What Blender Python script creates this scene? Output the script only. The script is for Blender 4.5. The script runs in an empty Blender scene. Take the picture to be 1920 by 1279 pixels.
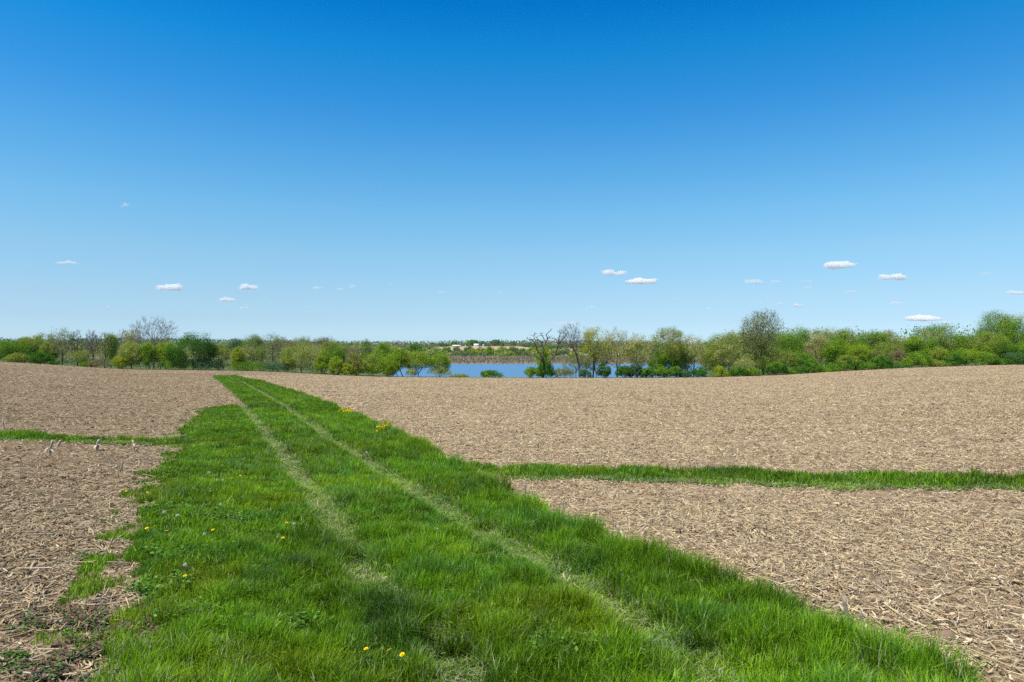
import bpy, math, random
import numpy as np
from mathutils import Vector

sc = bpy.context.scene
COL = sc.collection
RNG = np.random.default_rng(7)
random.seed(7)
R = math.radians
F = 1280.0            # focal length in photo pixels (1920 wide)
HOR = 648.0           # photo row of the horizon
CAMZ = 2.1
PITCH = math.atan((HOR - 639.5) / F)
EDGE = 182.0          # distance at which the crop field ends
LAKE_Z = -9.0

# ---------------------------------------------------------------- helpers
def link(o, parent=None):
    COL.objects.link(o)
    if parent is not None:
        o.parent = parent
    return o

def tag(o, label=None, cat=None, group=None, kind=None):
    if label: o['label'] = label
    if cat: o['category'] = cat
    if group: o['group'] = group
    if kind: o['kind'] = kind
    return o

def empty(name, loc, rz=0.0):
    o = bpy.data.objects.new(name, None)
    o.empty_display_size = 0.2
    o.location = loc
    o.rotation_euler = (0, 0, rz)
    return link(o)

def fast_mesh(name, V, quads=None, tris=None, cols=None, mats=None, smooth=False, attrs=None):
    """numpy arrays -> mesh; cols is one RGB per vertex."""
    V = np.asarray(V, np.float32).reshape(-1, 3)
    q = np.asarray(quads if quads is not None else np.zeros((0, 4)), np.int32).reshape(-1, 4)
    t = np.asarray(tris if tris is not None else np.zeros((0, 3)), np.int32).reshape(-1, 3)
    me = bpy.data.meshes.new(name)
    me.vertices.add(len(V))
    me.vertices.foreach_set('co', V.ravel())
    nl = q.size + t.size
    me.loops.add(nl)
    me.loops.foreach_set('vertex_index', np.concatenate([q.ravel(), t.ravel()]))
    npoly = len(q) + len(t)
    me.polygons.add(npoly)
    start = np.concatenate([np.arange(len(q)) * 4, q.size + np.arange(len(t)) * 3]).astype(np.int32)
    me.polygons.foreach_set('loop_start', start)
    if smooth:
        me.polygons.foreach_set('use_smooth', np.ones(npoly, bool))
    if cols is not None:
        a = me.color_attributes.new('Col', 'FLOAT_COLOR', 'POINT')
        c = np.ones((len(V), 4), np.float32)
        c[:, :3] = cols
        a.data.foreach_set('color', c.ravel())
    for k, v in (attrs or {}).items():
        a = me.attributes.new(k, 'FLOAT', 'POINT')
        a.data.foreach_set('value', np.asarray(v, np.float32))
    me.update(calc_edges=True)
    me.validate()
    for m in (mats if isinstance(mats, (list, tuple)) else [mats]):
        if m: me.materials.append(m)
    return me

def mesh_obj(name, me, parent=None, loc=(0, 0, 0)):
    o = bpy.data.objects.new(name, me)
    o.location = loc
    return link(o, parent)

_perm = np.random.default_rng(99).random((256, 256))
def vnoise(x, y, s):
    x = np.asarray(x, float) / s + 1000.3
    y = np.asarray(y, float) / s + 1000.7
    xi = np.floor(x).astype(int); yi = np.floor(y).astype(int)
    fx = x - xi; fy = y - yi
    fx = fx * fx * (3 - 2 * fx); fy = fy * fy * (3 - 2 * fy)
    g = lambda a, b: _perm[a % 256, b % 256]
    return (g(xi, yi) * (1 - fx) * (1 - fy) + g(xi + 1, yi) * fx * (1 - fy) +
            g(xi, yi + 1) * (1 - fx) * fy + g(xi + 1, yi + 1) * fx * fy)

def sstep(a, b, x):
    t = np.clip((np.asarray(x, float) - a) / (b - a), 0, 1)
    return t * t * (3 - 2 * t)

# ---------------------------------------------------------------- terrain
_ex = [-1600, -900, -400, 0, 100, 200, 260, 400, 520, 620, 700, 850, 1000, 1200, 1320, 1450, 1560, 1700, 1800, 1870, 1960, 2300, 2900, 3600]
_ey = [660, 664, 671, 678, 684, 691, 693.5, 694.5, 697.5, 703, 706.5, 708, 709, 709, 708, 704.5, 697.5, 690, 687, 684.5, 684, 680, 678, 676]
_ut = np.linspace(-2.2, 2.2, 441)
_st = np.interp(_ut * F + 960, _ex, _ey)
_k = np.hanning(11); _k /= _k.sum()
_st = np.convolve(np.pad(_st, 5, mode='edge'), _k, 'valid')
_st = (_st - HOR) / F - CAMZ / EDGE
def zfield(X, Y):
    X = np.asarray(X, float); Y = np.asarray(Y, float)
    u = X / np.sqrt(np.maximum(Y, 0) ** 2 + 100.0)
    s = np.interp(u, _ut, _st)
    z = -s * np.clip(Y, -30, None)
    near = 1 - sstep(20, 60, Y)
    z = z + near * (0.10 * (vnoise(X, Y, 3.1) - 0.5) + 0.05 * (vnoise(X + 40, Y, 1.1) - .5))
    return z + 0.25 * sstep(30, 90, Y) * (vnoise(X, Y, 22) - 0.5) * (1 - sstep(150, 175, Y))

def zedge(u):
    return -np.interp(u, _ut, _st) * EDGE

def zground(X, Y):
    X = np.asarray(X, float); Y = np.asarray(Y, float)
    Ys = np.maximum(Y, 1.0)
    u = X / Ys
    ze = zedge(u)
    px = u * F + 960
    lake = sstep(690, 765, px) * (1 - sstep(1310, 1370, px))
    base = np.where(True, ze - 1.2, 0) * (1 - lake) + (-9.9) * lake
    z = ze - 0.06 + (base - ze) * sstep(EDGE + 3, EDGE + 48, Y)
    fy = [406, 425, 640, 900, 1300, 1700, 2200, 2800, 4200, 6000]
    fz = [-9.4, -8.7, -8.6, -7.2, -4.2, -1.5, 2.0, 6.0, 8.0, 4.0]
    far = np.interp(Y, fy, fz) + (vnoise(X, Y, 420) - 0.5) * 7 * sstep(900, 1800, Y)
    far = far + 4.6 * np.exp(-((Y - 1265) / 170) ** 2) * sstep(780, 850, px) * (1 - sstep(960, 1040, px))
    far = far + 9 * sstep(1400, 2400, Y) * (1 - sstep(250, 700, px)) 
    z = z * (1 - sstep(398, 420, Y)) + far * sstep(398, 420, Y)
    z = np.where(Y < EDGE, zfield(X, Y) - 0.06 - 0.9 * sstep(EDGE, EDGE - 25, Y), z)
    return z

def unproj(px, py):
    """photo pixel -> point on the crop field, by bisection along the view ray."""
    a = (px - 960.0) / F
    b = -(py - 639.5) / F
    dy = math.cos(PITCH) - b * math.sin(PITCH)
    dz = math.sin(PITCH) + b * math.cos(PITCH)
    lo, hi = 0.5, 181.0
    for _ in range(60):
        m = (lo + hi) / 2
        z = CAMZ + dz * m
        if z > float(zfield(a * m, m * dy)): lo = m
        else: hi = m
    return a * lo, lo * dy

def curve_xy(pts):
    P = np.array([unproj(*p) for p in pts])
    o = np.argsort(P[:, 1])
    P = P[o]
    return P[:, 1], P[:, 0]

LE = curve_xy([(170, 1279), (190, 1200), (225, 1130), (245, 1060), (262, 1000), (285, 925), (318, 860), (338, 812), (378, 770), (420, 762)])
RE = curve_xy([(1790, 1279), (1640, 1225), (1445, 1143), (1215, 1062), (1035, 985), (915, 920), (852, 878), (760, 828), (640, 772), (560, 740), (480, 715), (442, 706)])
RL = RL0 = curve_xy([(870, 1279), (765, 1180), (690, 1090), (640, 1010), (590, 930), (530, 858), (482, 793), (450, 757), (428, 734), (408, 716), (396, 706)])
RR = curve_xy([(1330, 1279), (1200, 1180), (1100, 1115), (950, 1032), (830, 962), (740, 903), (660, 851), (600, 811), (540, 768), (490, 737), (456, 718), (428, 706)])
Y_CHUNK = unproj(425, 763)[1]
Y_END = unproj(412, 705)[1]
_yy = np.linspace(Y_CHUNK + 0.5, Y_END + 6, 12)
LE = (np.concatenate([LE[0], _yy]), np.concatenate([LE[1], np.interp(_yy, *RL) + 0.1]))
def xcurve(pts):
    P = np.array([unproj(*p) for p in pts]); o = np.argsort(P[:, 0]); P = P[o]
    return P[:, 0], P[:, 1]
RS_HI = xcurve([(850, 874), (1000, 881), (1200, 884), (1400, 883), (1600, 892), (1750, 898), (1920, 895), (2200, 898)])
RS_LO = xcurve([(900, 896), (1000, 904), (1200, 907), (1400, 913), (1600, 917), (1750, 921), (1920, 922), (2200, 926)])
LS_HI = xcurve([(-260, 806), (0, 815), (120, 820), (220, 826), (345, 828)])
LS_LO = xcurve([(-260, 822), (0, 825), (100, 829), (200, 833), (260, 836), (345, 842)])

def cover(X, Y):
    """what grows at each point: density 0..1, blade height, dryness 0..1."""
    X = np.asarray(X, float); Y = np.asarray(Y, float)
    n1 = vnoise(X, Y, 0.55) - 0.5
    n2 = vnoise(X + 31, Y - 17, 0.18) - 0.5
    n3 = vnoise(X - 11, Y + 9, 1.6)
    le = np.interp(Y, *LE) + 0.75 * n1 + 0.35 * n2
    re = np.interp(Y, *RE) + 0.30 * n1 + 0.15 * n2
    rl = np.interp(Y, *RL); rr = np.interp(Y, *RR)
    le = np.where(Y > Y_CHUNK, rl + 0.12 + 0.3 * n1, le)
    inside = (X > le) & (X < re) & (Y < Y_END + 3 * n1)
    dl = np.abs(X - rl + 0.12 * n1); dr = np.abs(X - rr + 0.12 * n1)
    near_rut = np.minimum(dl, dr)
    rut = 1 - sstep(0.06, 0.35, near_rut)
    fade_r = 1 - 0.25 * (1 - sstep(5.0, 7.0, Y)) 
    rut = rut * np.where(dr < dl, fade_r, 1.0) * (0.60 + 0.55 * n3)
    rut = np.clip(rut, 0, 1)
    h = 0.12 + 0.06 * n3 + 0.08 * n1
    right = (X > rr + 0.25)
    h = np.where(right, h + 0.02 + 0.06 * sstep(0.9, 0.1, re - X), h)
    h = np.where(X < rl - 0.3, h - 0.02 - 0.03 * sstep(0.9, 0.0, X - le), h)
    h = h * (1 - 0.62 * rut)
    d = np.where(inside, 1 - 0.05 * rut, 0.0)
    left_soft = np.where((X < rl) & (Y < Y_CHUNK), 0.45 + 0.55 * sstep(0.0, 1.0, X - le), 1.0)
    d = d * left_soft
    dry = rut * 0.62 + 0.10 * (n3 > 0.72)
    # cross strips of grass
    for hi, lo, sgn in ((RS_HI, RS_LO, 1), (LS_HI, LS_LO, -1)):
        a = np.interp(X, *lo) + 0.45 * n1 + 0.25 * n2
        b = np.interp(X, *hi) + 0.60 * n1 + 0.30 * n2
        on = (Y > a) & (Y < b)
        on &= (X > re - 0.1) if sgn > 0 else (X < le + 0.1)
        on &= ~inside
        if sgn < 0:
            thin = 1 - 0.9 * sstep(-8.6, -7.0, X)
        else:
            thin = np.ones_like(X)
        d = np.where(on, thin * (0.75 + 0.25 * n3), d)
        h = np.where(on, 0.055 + 0.04 * n3 + 0.075 * sstep(0.2, 0.9, (Y - a) / np.maximum(b - a, 0.1)), h)
        dry = np.where(on, 0.50 * sstep(0.55, 0.0, (Y - a) / np.maximum(b - a, 0.1)) + 0.02, dry)
    # loose weeds creeping out of the left border
    patch = (~inside) & (X > np.interp(Y, *LE) - 0.5) & (X < rl) & (Y < Y_CHUNK) & (vnoise(X * 1.0, Y, 0.42) > 0.70)
    d = np.where(patch & (d == 0), 0.28, d)
    h = np.where(patch & (h > 0.06) & (d <= 0.28), 0.06, h)
    return d, np.maximum(h, 0.03), np.clip(dry, 0, 1)

# ---------------------------------------------------------------- materials
def new_mat(name):
    m = bpy.data.materials.new(name)
    m.use_nodes = True
    nt = m.node_tree
    for n in list(nt.nodes): nt.nodes.remove(n)
    out = nt.nodes.new('ShaderNodeOutputMaterial')
    return m, nt, out

def N(nt, t, **kw):
    n = nt.nodes.new(t)
    for k, v in kw.items():
        if k in n.inputs: n.inputs[k].default_value = v
        else: setattr(n, k, v)
    return n

def leaf_mat(name, rgb, var=0.18, trans=0.28, hue=0.02, source=None, gloss=0.0):
    m, nt, out = new_mat(name)
    L = nt.links.new
    if source == 'Col':
        c = N(nt, 'ShaderNodeAttribute'); c.attribute_name = 'Col'
        colsock = c.outputs['Color']
    else:
        g = N(nt, 'ShaderNodeNewGeometry')
        hsv = N(nt, 'ShaderNodeHueSaturation'); hsv.inputs['Color'].default_value = (*rgb, 1)
        mh = N(nt, 'ShaderNodeMapRange'); mh.inputs['To Min'].default_value = 0.5 - hue; mh.inputs['To Max'].default_value = 0.5 + hue
        w = N(nt, 'ShaderNodeTexWhiteNoise', noise_dimensions='1D')
        mv = N(nt, 'ShaderNodeMapRange'); mv.inputs['To Min'].default_value = 1 - var; mv.inputs['To Max'].default_value = 1 + var
        L(g.outputs['Random Per Island'], mv.inputs['Value'])
        L(g.outputs['Random Per Island'], w.inputs['W'])
        L(w.outputs['Value'], mh.inputs['Value'])
        L(mh.outputs['Result'], hsv.inputs['Hue'])
        L(mv.outputs['Result'], hsv.inputs['Value'])
        colsock = hsv.outputs['Color']
    d = N(nt, 'ShaderNodeBsdfDiffuse'); t = N(nt, 'ShaderNodeBsdfTranslucent')
    mx = N(nt, 'ShaderNodeMixShader'); mx.inputs[0].default_value = trans
    L(colsock, d.inputs['Color']); L(colsock, t.inputs['Color'])
    L(d.outputs[0], mx.inputs[1]); L(t.outputs[0], mx.inputs[2])
    res = mx.outputs[0]
    if gloss > 0:
        gl = N(nt, 'ShaderNodeBsdfGlossy'); gl.inputs['Roughness'].default_value = 0.38
        gl.inputs['Color'].default_value = (0.9, 0.95, 0.9, 1)
        m2 = N(nt, 'ShaderNodeMixShader'); m2.inputs[0].default_value = gloss
        L(res, m2.inputs[1]); L(gl.outputs[0], m2.inputs[2]); res = m2.outputs[0]
    L(res, out.inputs['Surface'])
    return m

def plain_mat(name, rgb, rough=0.8, var=0.2, scale=6.0):
    m, nt, out = new_mat(name)
    L = nt.links.new
    p = N(nt, 'ShaderNodeBsdfPrincipled'); p.inputs['Roughness'].default_value = rough
    p.inputs['Specular IOR Level'].default_value = 0.2
    tc = N(nt, 'ShaderNodeTexCoord'); nz = N(nt, 'ShaderNodeTexNoise'); nz.inputs['Scale'].default_value = scale
    nz.inputs['Detail'].default_value = 5
    L(tc.outputs['Object'], nz.inputs['Vector'])
    r = N(nt, 'ShaderNodeMapRange'); r.inputs['From Min'].default_value = .25; r.inputs['From Max'].default_value = .75
    r.inputs['To Min'].default_value = 1 - var; r.inputs['To Max'].default_value = 1 + var
    L(nz.outputs['Fac'], r.inputs['Value'])
    h = N(nt, 'ShaderNodeHueSaturation'); h.inputs['Color'].default_value = (*rgb, 1)
    L(r.outputs['Result'], h.inputs['Value'])
    L(h.outputs['Color'], p.inputs['Base Color']); L(p.outputs[0], out.inputs['Surface'])
    return m

def attr_mat(name, rough=0.9, spec=0.1):
    m, nt, out = new_mat(name)
    c = N(nt, 'ShaderNodeAttribute'); c.attribute_name = 'Col'
    p = N(nt, 'ShaderNodeBsdfPrincipled'); p.inputs['Roughness'].default_value = rough
    p.inputs['Specular IOR Level'].default_value = spec
    nt.links.new(c.outputs['Color'], p.inputs['Base Color']); nt.links.new(p.outputs[0], out.inputs['Surface'])
    return m

def field_mat():
    m, nt, out = new_mat('tilled_soil')
    L = nt.links.new
    tc = N(nt, 'ShaderNodeTexCoord')
    def noise(scale, detail=4, rough=0.6, stretch=None):
        n = N(nt, 'ShaderNodeTexNoise'); n.inputs['Scale'].default_value = scale
        n.inputs['Detail'].default_value = detail; n.inputs['Roughness'].default_value = rough
        if stretch:
            mp = N(nt, 'ShaderNodeMapping'); mp.inputs['Scale'].default_value = stretch
            mp.inputs['Rotation'].default_value = (0, 0, R(17))
            L(tc.outputs['Object'], mp.inputs['Vector']); L(mp.outputs[0], n.inputs['Vector'])
        else:
            L(tc.outputs['Object'], n.inputs['Vector'])
        return n
    def ramp(sock, stops):
        r = N(nt, 'ShaderNodeValToRGB')
        e = r.color_ramp.elements
        while len(e) < len(stops): e.new(0.5)
        for el, (p, c) in zip(e, stops):
            el.position = p; el.color = (*c, 1)
        L(sock, r.inputs[0]); return r
    def mix(fac, a, b, mode='MIX'):
        x = N(nt, 'ShaderNodeMix', data_type='RGBA', blend_type=mode)
        if isinstance(fac, float): x.inputs['Factor'].default_value = fac
        else: L(fac, x.inputs['Factor'])
        for s, v in ((6, a), (7, b)):
            if isinstance(v, tuple): x.inputs[s].default_value = (*v, 1)
            else: L(v, x.inputs[s])
        return x.outputs[2]
    big = noise(0.06, 4, .6)
    soil = ramp(big.outputs['Fac'], [(0.35, (0.235, 0.168, 0.104)), (0.65, (0.345, 0.255, 0.162))])
    fine = noise(9.0, 8, .7)
    fr = ramp(fine.outputs['Fac'], [(0.30, (0.42, 0.40, 0.38)), (0.5, (1, 1, 1)), (0.72, (1.35, 1.32, 1.25))])
    c = mix(1.0, soil.outputs[0], fr.outputs[0], 'MULTIPLY')
    # trash of straw too fine to model one by one
    s1 = noise(30, 3, .55, (1.0, 0.18, 1)); s2 = noise(26, 3, .55, (0.2, 1.0, 1))
    mxx = N(nt, 'ShaderNodeMath', operation='MAXIMUM'); L(s1.outputs['Fac'], mxx.inputs[0]); L(s2.outputs['Fac'], mxx.inputs[1])
    sr = N(nt, 'ShaderNodeMapRange'); sr.inputs['From Min'].default_value = 0.60; sr.inputs['From Max'].default_value = 0.68
    L(mxx.outputs[0], sr.inputs['Value'])
    c = mix(sr.outputs['Result'], c, (0.50, 0.395, 0.245))
    s3 = noise(3.2, 6, .75)
    r3 = ramp(s3.outputs['Fac'], [(0.33, (0.62, 0.60, 0.58)), (0.5, (1, 1, 1)), (0.68, (1.25, 1.22, 1.18))])
    c = mix(1.0, c, r3.outputs[0], 'MULTIPLY')
    g = N(nt, 'ShaderNodeAttribute'); g.attribute_name = 'grass'
    gn = noise(14, 4, .6)
    gr = ramp(gn.outputs['Fac'], [(0.3, (0.045, 0.06, 0.018)), (0.7, (0.10, 0.11, 0.035))])
    c = mix(g.outputs['Fac'], c, gr.outputs[0])
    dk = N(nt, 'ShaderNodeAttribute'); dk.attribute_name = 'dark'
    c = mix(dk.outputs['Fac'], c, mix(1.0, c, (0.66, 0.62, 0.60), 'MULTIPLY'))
    p = N(nt, 'ShaderNodeBsdfPrincipled'); p.inputs['Roughness'].default_value = 0.95
    p.inputs['Specular IOR Level'].default_value = 0.05
    L(c, p.inputs['Base Color'])
    b1 = N(nt, 'ShaderNodeBump'); b1.inputs['Strength'].default_value = 0.8; b1.inputs['Distance'].default_value = 0.05
    L(fine.outputs['Fac'], b1.inputs['Height'])
    b2 = N(nt, 'ShaderNodeBump'); b2.inputs['Strength'].default_value = 0.6; b2.inputs['Distance'].default_value = 0.12
    L(s3.outputs['Fac'], b2.inputs['Height']); L(b1.outputs[0], b2.inputs['Normal'])
    L(b2.outputs[0], p.inputs['Normal'])
    L(p.outputs[0], out.inputs['Surface'])
    return m

def water_mat():
    m, nt, out = new_mat('lake_water')
    L = nt.links.new
    p = N(nt, 'ShaderNodeBsdfPrincipled')
    p.inputs['Base Color'].default_value = (0.050, 0.130, 0.250, 1)  # reflection of the higher sky painted into the blue base colour
    p.inputs['Roughness'].default_value = 0.25; p.inputs['Specular IOR Level'].default_value = 0.38
    p.inputs['IOR'].default_value = 1.33
    tc = N(nt, 'ShaderNodeTexCoord')
    mp = N(nt, 'ShaderNodeMapping'); mp.inputs['Scale'].default_value = (0.35, 1.0, 1)
    L(tc.outputs['Object'], mp.inputs['Vector'])
    n1 = N(nt, 'ShaderNodeTexNoise'); n1.inputs['Scale'].default_value = 1.1; n1.inputs['Detail'].default_value = 4
    L(mp.outputs[0], n1.inputs['Vector'])
    n2 = N(nt, 'ShaderNodeTexNoise'); n2.inputs['Scale'].default_value = 0.06; n2.inputs['Detail'].default_value = 3
    mp2 = N(nt, 'ShaderNodeMapping'); mp2.inputs['Scale'].default_value = (0.15, 1.0, 1)
    L(tc.outputs['Object'], mp2.inputs['Vector']); L(mp2.outputs[0], n2.inputs['Vector'])
    mr = N(nt, 'ShaderNodeMapRange'); mr.inputs['From Min'].default_value = .35; mr.inputs['From Max'].default_value = .65
    mr.inputs['To Min'].default_value = 0.35; mr.inputs['To Max'].default_value = 1.0
    L(n2.outputs['Fac'], mr.inputs['Value'])
    b = N(nt, 'ShaderNodeBump'); b.inputs['Distance'].default_value = 0.16
    L(mr.outputs['Result'], b.inputs['Strength'])
    L(n1.outputs['Fac'], b.inputs['Height']); L(b.outputs[0], p.inputs['Normal'])
    L(p.outputs[0], out.inputs['Surface'])
    return m

def cloud_mat(name, dens):
    m, nt, out = new_mat(name)
    v = N(nt, 'ShaderNodeVolumePrincipled')
    v.inputs['Color'].default_value = (0.98, 0.98, 0.98, 1)
    v.inputs['Density'].default_value = dens
    v.inputs['Anisotropy'].default_value = 0.0
    nt.links.new(v.outputs[0], out.inputs['Volume'])
    return m

LEAF = {
    'dark': leaf_mat('leaf_dark_green', (0.074, 0.187, 0.019)),
    'deep': leaf_mat('leaf_deep_green', (0.039, 0.104, 0.015)),
    'mid': leaf_mat('leaf_mid_green', (0.143, 0.273, 0.025)),
    'bright': leaf_mat('leaf_bright_green', (0.227, 0.352, 0.025)),
    'lime': leaf_mat('leaf_yellow_green', (0.293, 0.361, 0.029)),
    'olive': leaf_mat('leaf_olive', (0.252, 0.315, 0.052)),
    'gold': leaf_mat('leaf_gold', (0.436, 0.440, 0.052)),
    'rust': leaf_mat('leaf_rusty_olive', (0.306, 0.322, 0.061)),
    'tan': leaf_mat('leaf_tan_bud', (0.436, 0.423, 0.137)),
    'grey': leaf_mat('leaf_grey_green', (0.234, 0.265, 0.096)),
    'pale': leaf_mat('leaf_pale_green', (0.348, 0.388, 0.108)),
    'blue': leaf_mat('leaf_blue_green', (0.095, 0.183, 0.081)),
    'purple': leaf_mat('leaf_purple_brown', (0.256, 0.203, 0.096)),
    'far': leaf_mat('leaf_far_green', (0.151, 0.211, 0.074)),
}
BARK = plain_mat('bark_grey_brown', (0.130, 0.105, 0.085), 0.9, 0.35, 1.5)
BARK_D = plain_mat('bark_dark', (0.055, 0.045, 0.038), 0.9, 0.3, 1.5)
BARK_L = plain_mat('bark_pale_grey', (0.150, 0.135, 0.125), 0.9, 0.3, 1.5)

# ---------------------------------------------------------------- tree builder
def grow(seeds, seed_parent, pts, bf):
    """joins every crown point to the nearest limb (greedy tree with a penalty on path length)."""
    P = [np.array(s, float) for s in seeds]
    par = list(seed_parent)
    plen = [0.0] * len(P)
    for i in range(1, len(P)):
        plen[i] = plen[par[i]] + np.linalg.norm(P[i] - P[par[i]])
    pts = np.asarray(pts, float)
    best = np.full(len(pts), 1e9); bi = np.zeros(len(pts), int)
    # do not branch from the lowest part of the trunk
    S = np.array(P)
    zmin = np.percentile(pts[:, 2], 2) * 0.55
    for i in range(len(P)):
        if i > 0 or len(P) == 1:
            if S[i, 2] < zmin and i < len(P) - 1 and len(P) > 2: continue
        elif len(P) > 1: continue
        c = np.linalg.norm(pts - P[i], axis=1) + bf * plen[i]
        mk = c < best; best[mk] = c[mk]; bi[mk] = i
    alive = np.ones(len(pts), bool); order = []
    for _ in range(len(pts)):
        k = int(np.argmin(np.where(alive, best, 1e9)))
        alive[k] = False; order.append(k)
        j = len(P)
        P.append(pts[k]); par.append(int(bi[k]))
        plen.append(plen[par[j]] + float(np.linalg.norm(P[j] - P[par[j]])))
        c = np.linalg.norm(pts - P[j], axis=1) + bf * plen[j]
        mk = alive & (c < best); best[mk] = c[mk]; bi[mk] = j
    return np.array(P), np.array(par), np.array(order)

def radii(P, par, r_tip, r_base, expo=2.3):
    n = len(P)
    acc = np.zeros(n); nch = np.zeros(n, int)
    for i in range(1, n): nch[par[i]] += 1
    order = []
    ch = [[] for _ in range(n)]
    for i in range(1, n): ch[par[i]].append(i)
    st = [0]
    while st:
        i = st.pop(); order.append(i); st.extend(ch[i])
    for i in reversed(order):
        if nch[i] == 0: acc[i] = r_tip ** expo
        if i: acc[par[i]] += acc[i]
    r = acc ** (1 / expo)
    a = r_tip; b = r[0]
    r = r_tip + (r - a) / max(b - a, 1e-6) * (r_base - r_tip)
    return r, nch

def tubes(A, B, ra, rb, k):
    """tapered k-sided tubes for many segments at once."""
    n = len(A)
    if n == 0: return np.zeros((0, 3)), np.zeros((0, 4), int)
    d = B - A
    d = d / np.maximum(np.linalg.norm(d, axis=1, keepdims=True), 1e-9)
    ref = np.where(np.abs(d[:, 2:3]) < 0.9, np.array([[0, 0, 1.0]]), np.array([[1.0, 0, 0]]))
    e1 = np.cross(d, ref); e1 /= np.maximum(np.linalg.norm(e1, axis=1, keepdims=True), 1e-9)
    e2 = np.cross(d, e1)
    an = np.arange(k) * 2 * np.pi / k
    ring = e1[:, None, :] * np.cos(an)[None, :, None] + e2[:, None, :] * np.sin(an)[None, :, None]
    V = np.concatenate([A[:, None, :] + ring * ra[:, None, None], B[:, None, :] + ring * rb[:, None, None]], 1)
    i = np.arange(k); j = (i + 1) % k
    q = np.stack([i, j, k + j, k + i], 1)
    Q = (np.arange(n) * 2 * k)[:, None, None] + q[None]
    return V.reshape(-1, 3), Q.reshape(-1, 4)

def skeleton_mesh(name, P, par, r, mat, kk=5):
    i = np.arange(1, len(P)); p = par[1:]
    # a limb leaves its parent at most 15 % thicker than it ends
    ra = np.minimum(r[p], r[i] * 1.6 + 0.01); rb = r[i]
    thick = ra > 0.06
    V1, Q1 = tubes(P[p][thick], P[i][thick], ra[thick], rb[thick], kk)
    V2, Q2 = tubes(P[p][~thick], P[i][~thick], ra[~thick], rb[~thick], 3)
    V = np.concatenate([V1, V2]); Q = np.concatenate([Q1, Q2 + len(V1)])
    return fast_mesh(name, V, Q, mats=mat, smooth=True)

def leaf_quads(C, size, rng, out=None, spread=0.75):
    n = len(C)
    nn = rng.normal(size=(n, 3)); nn /= np.linalg.norm(nn, axis=1, keepdims=True)
    if out is not None:
        o = out / np.maximum(np.linalg.norm(out, axis=1, keepdims=True), 1e-6)
        nn = o + nn * spread
        nn /= np.linalg.norm(nn, axis=1, keepdims=True)
    a = rng.normal(size=(n, 3)); a -= nn * (a * nn).sum(1, keepdims=True); a /= np.linalg.norm(a, axis=1, keepdims=True)
    b = np.cross(nn, a)
    s = size * rng.uniform(0.6, 1.35, (n, 1))
    w = s * rng.uniform(0.45, 0.8, (n, 1))
    V = np.stack([C - a * s, C + b * w, C + a * s, C - b * w], 1).reshape(-1, 3)
    Q = np.arange(4 * n).reshape(-1, 4)
    return V, Q

def lobes_points(H, W, tf, n, rng, lob=None, lean=0.0, shape='round', D=None):
    """points spread through a lumpy crown: several lobes inside a main ellipsoid."""
    D = D or W
    zc = H * (tf + 1) / 2; rz = H * (1 - tf) / 2
    k = lob or int(rng.integers(10, 16))
    L = []
    for _ in range(k):
        v = rng.normal(size=3); v /= np.linalg.norm(v)
        if shape == 'vase' and v[2] < 0: v[2] *= -0.6
        f = rng.uniform(0.36, 0.70)
        c = np.array([v[0] * W / 2 * f, v[1] * D / 2 * f, zc + v[2] * rz * f])
        rad = (1 - f) * rng.uniform(0.70, 1.0) + 0.08
        L.append((c, np.array([W / 2 * rad, D / 2 * rad, rz * rad])))
    pts = []
    per = max(1, n // k)
    for c, rr in L:
        v = rng.normal(size=(per, 3)); v /= np.linalg.norm(v, axis=1, keepdims=True)
        rr_ = rng.uniform(0.25, 1.0, (per, 1)) ** 0.5
        pts.append(c + v * rr_ * rr)
    pts = np.concatenate(pts)
    if shape == 'vase':   # narrow foot, wide top
        t = np.clip((pts[:, 2] - H * tf) / (H * (1 - tf)), 0, 1)
        pts[:, :2] *= (0.35 + 0.75 * t ** 0.7)[:, None]
    if shape == 'cone':
        t = np.clip((pts[:, 2] - H * tf) / (H * (1 - tf)), 0, 1)
        pts[:, :2] *= (1.25 * (1 - t) + 0.08)[:, None]
    if shape == 'dome':   # hemisphere on the ground
        t = np.clip(pts[:, 2] / H, 0, 1)
        pts[:, :2] *= (1.15 - 0.35 * t)[:, None]
    # fill the height and the width asked for
    z0 = H * tf if shape not in ('dome',) else 0.0
    zl, zh = np.percentile(pts[:, 2], 2), np.percentile(pts[:, 2], 96)
    pts[:, 2] = z0 + (pts[:, 2] - zl) / (zh - zl) * (H * 0.985 - z0) if shape not in ('dome',) else pts[:, 2] / zh * H * 0.97
    for ax, ex in ((0, W), (1, D)):
        c0 = np.percentile(pts[:, ax], 4); c1 = np.percentile(pts[:, ax], 96)
        pts[:, ax] = (pts[:, ax] - (c0 + c1) / 2) / (c1 - c0) * ex * 0.97
    if shape != 'cone':      # nothing strays outside a rounded crown
        cz = zc if shape == 'round' else (0.0 if shape == 'dome' else H * (tf + 0.35 * (1 - tf)))
        rt = H - cz; rb_ = max(cz - z0, 0.3)
        dz = pts[:, 2] - cz
        e = (np.abs(pts[:, 0]) / (W / 2)) ** 2.3 + (np.abs(pts[:, 1]) / (D / 2)) ** 2.3 + (np.abs(dz) / np.where(dz > 0, rt, rb_)) ** 2.3
        rad_ = e ** (1 / 2.3)
        f_ = np.where(rad_ > 0.97, rng.uniform(0.62, 0.96, len(pts)) / rad_, 1.0)
        pts[:, 0] *= f_; pts[:, 1] *= f_; pts[:, 2] = cz + dz * f_
    pts[:, 0] += lean * (pts[:, 2] - H * tf)
    pts[:, 2] = np.clip(pts[:, 2], 0.04 * H, H * rng.uniform(0.96, 1.02, len(pts)))
    return pts, np.repeat(np.arange(k), per)

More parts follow.
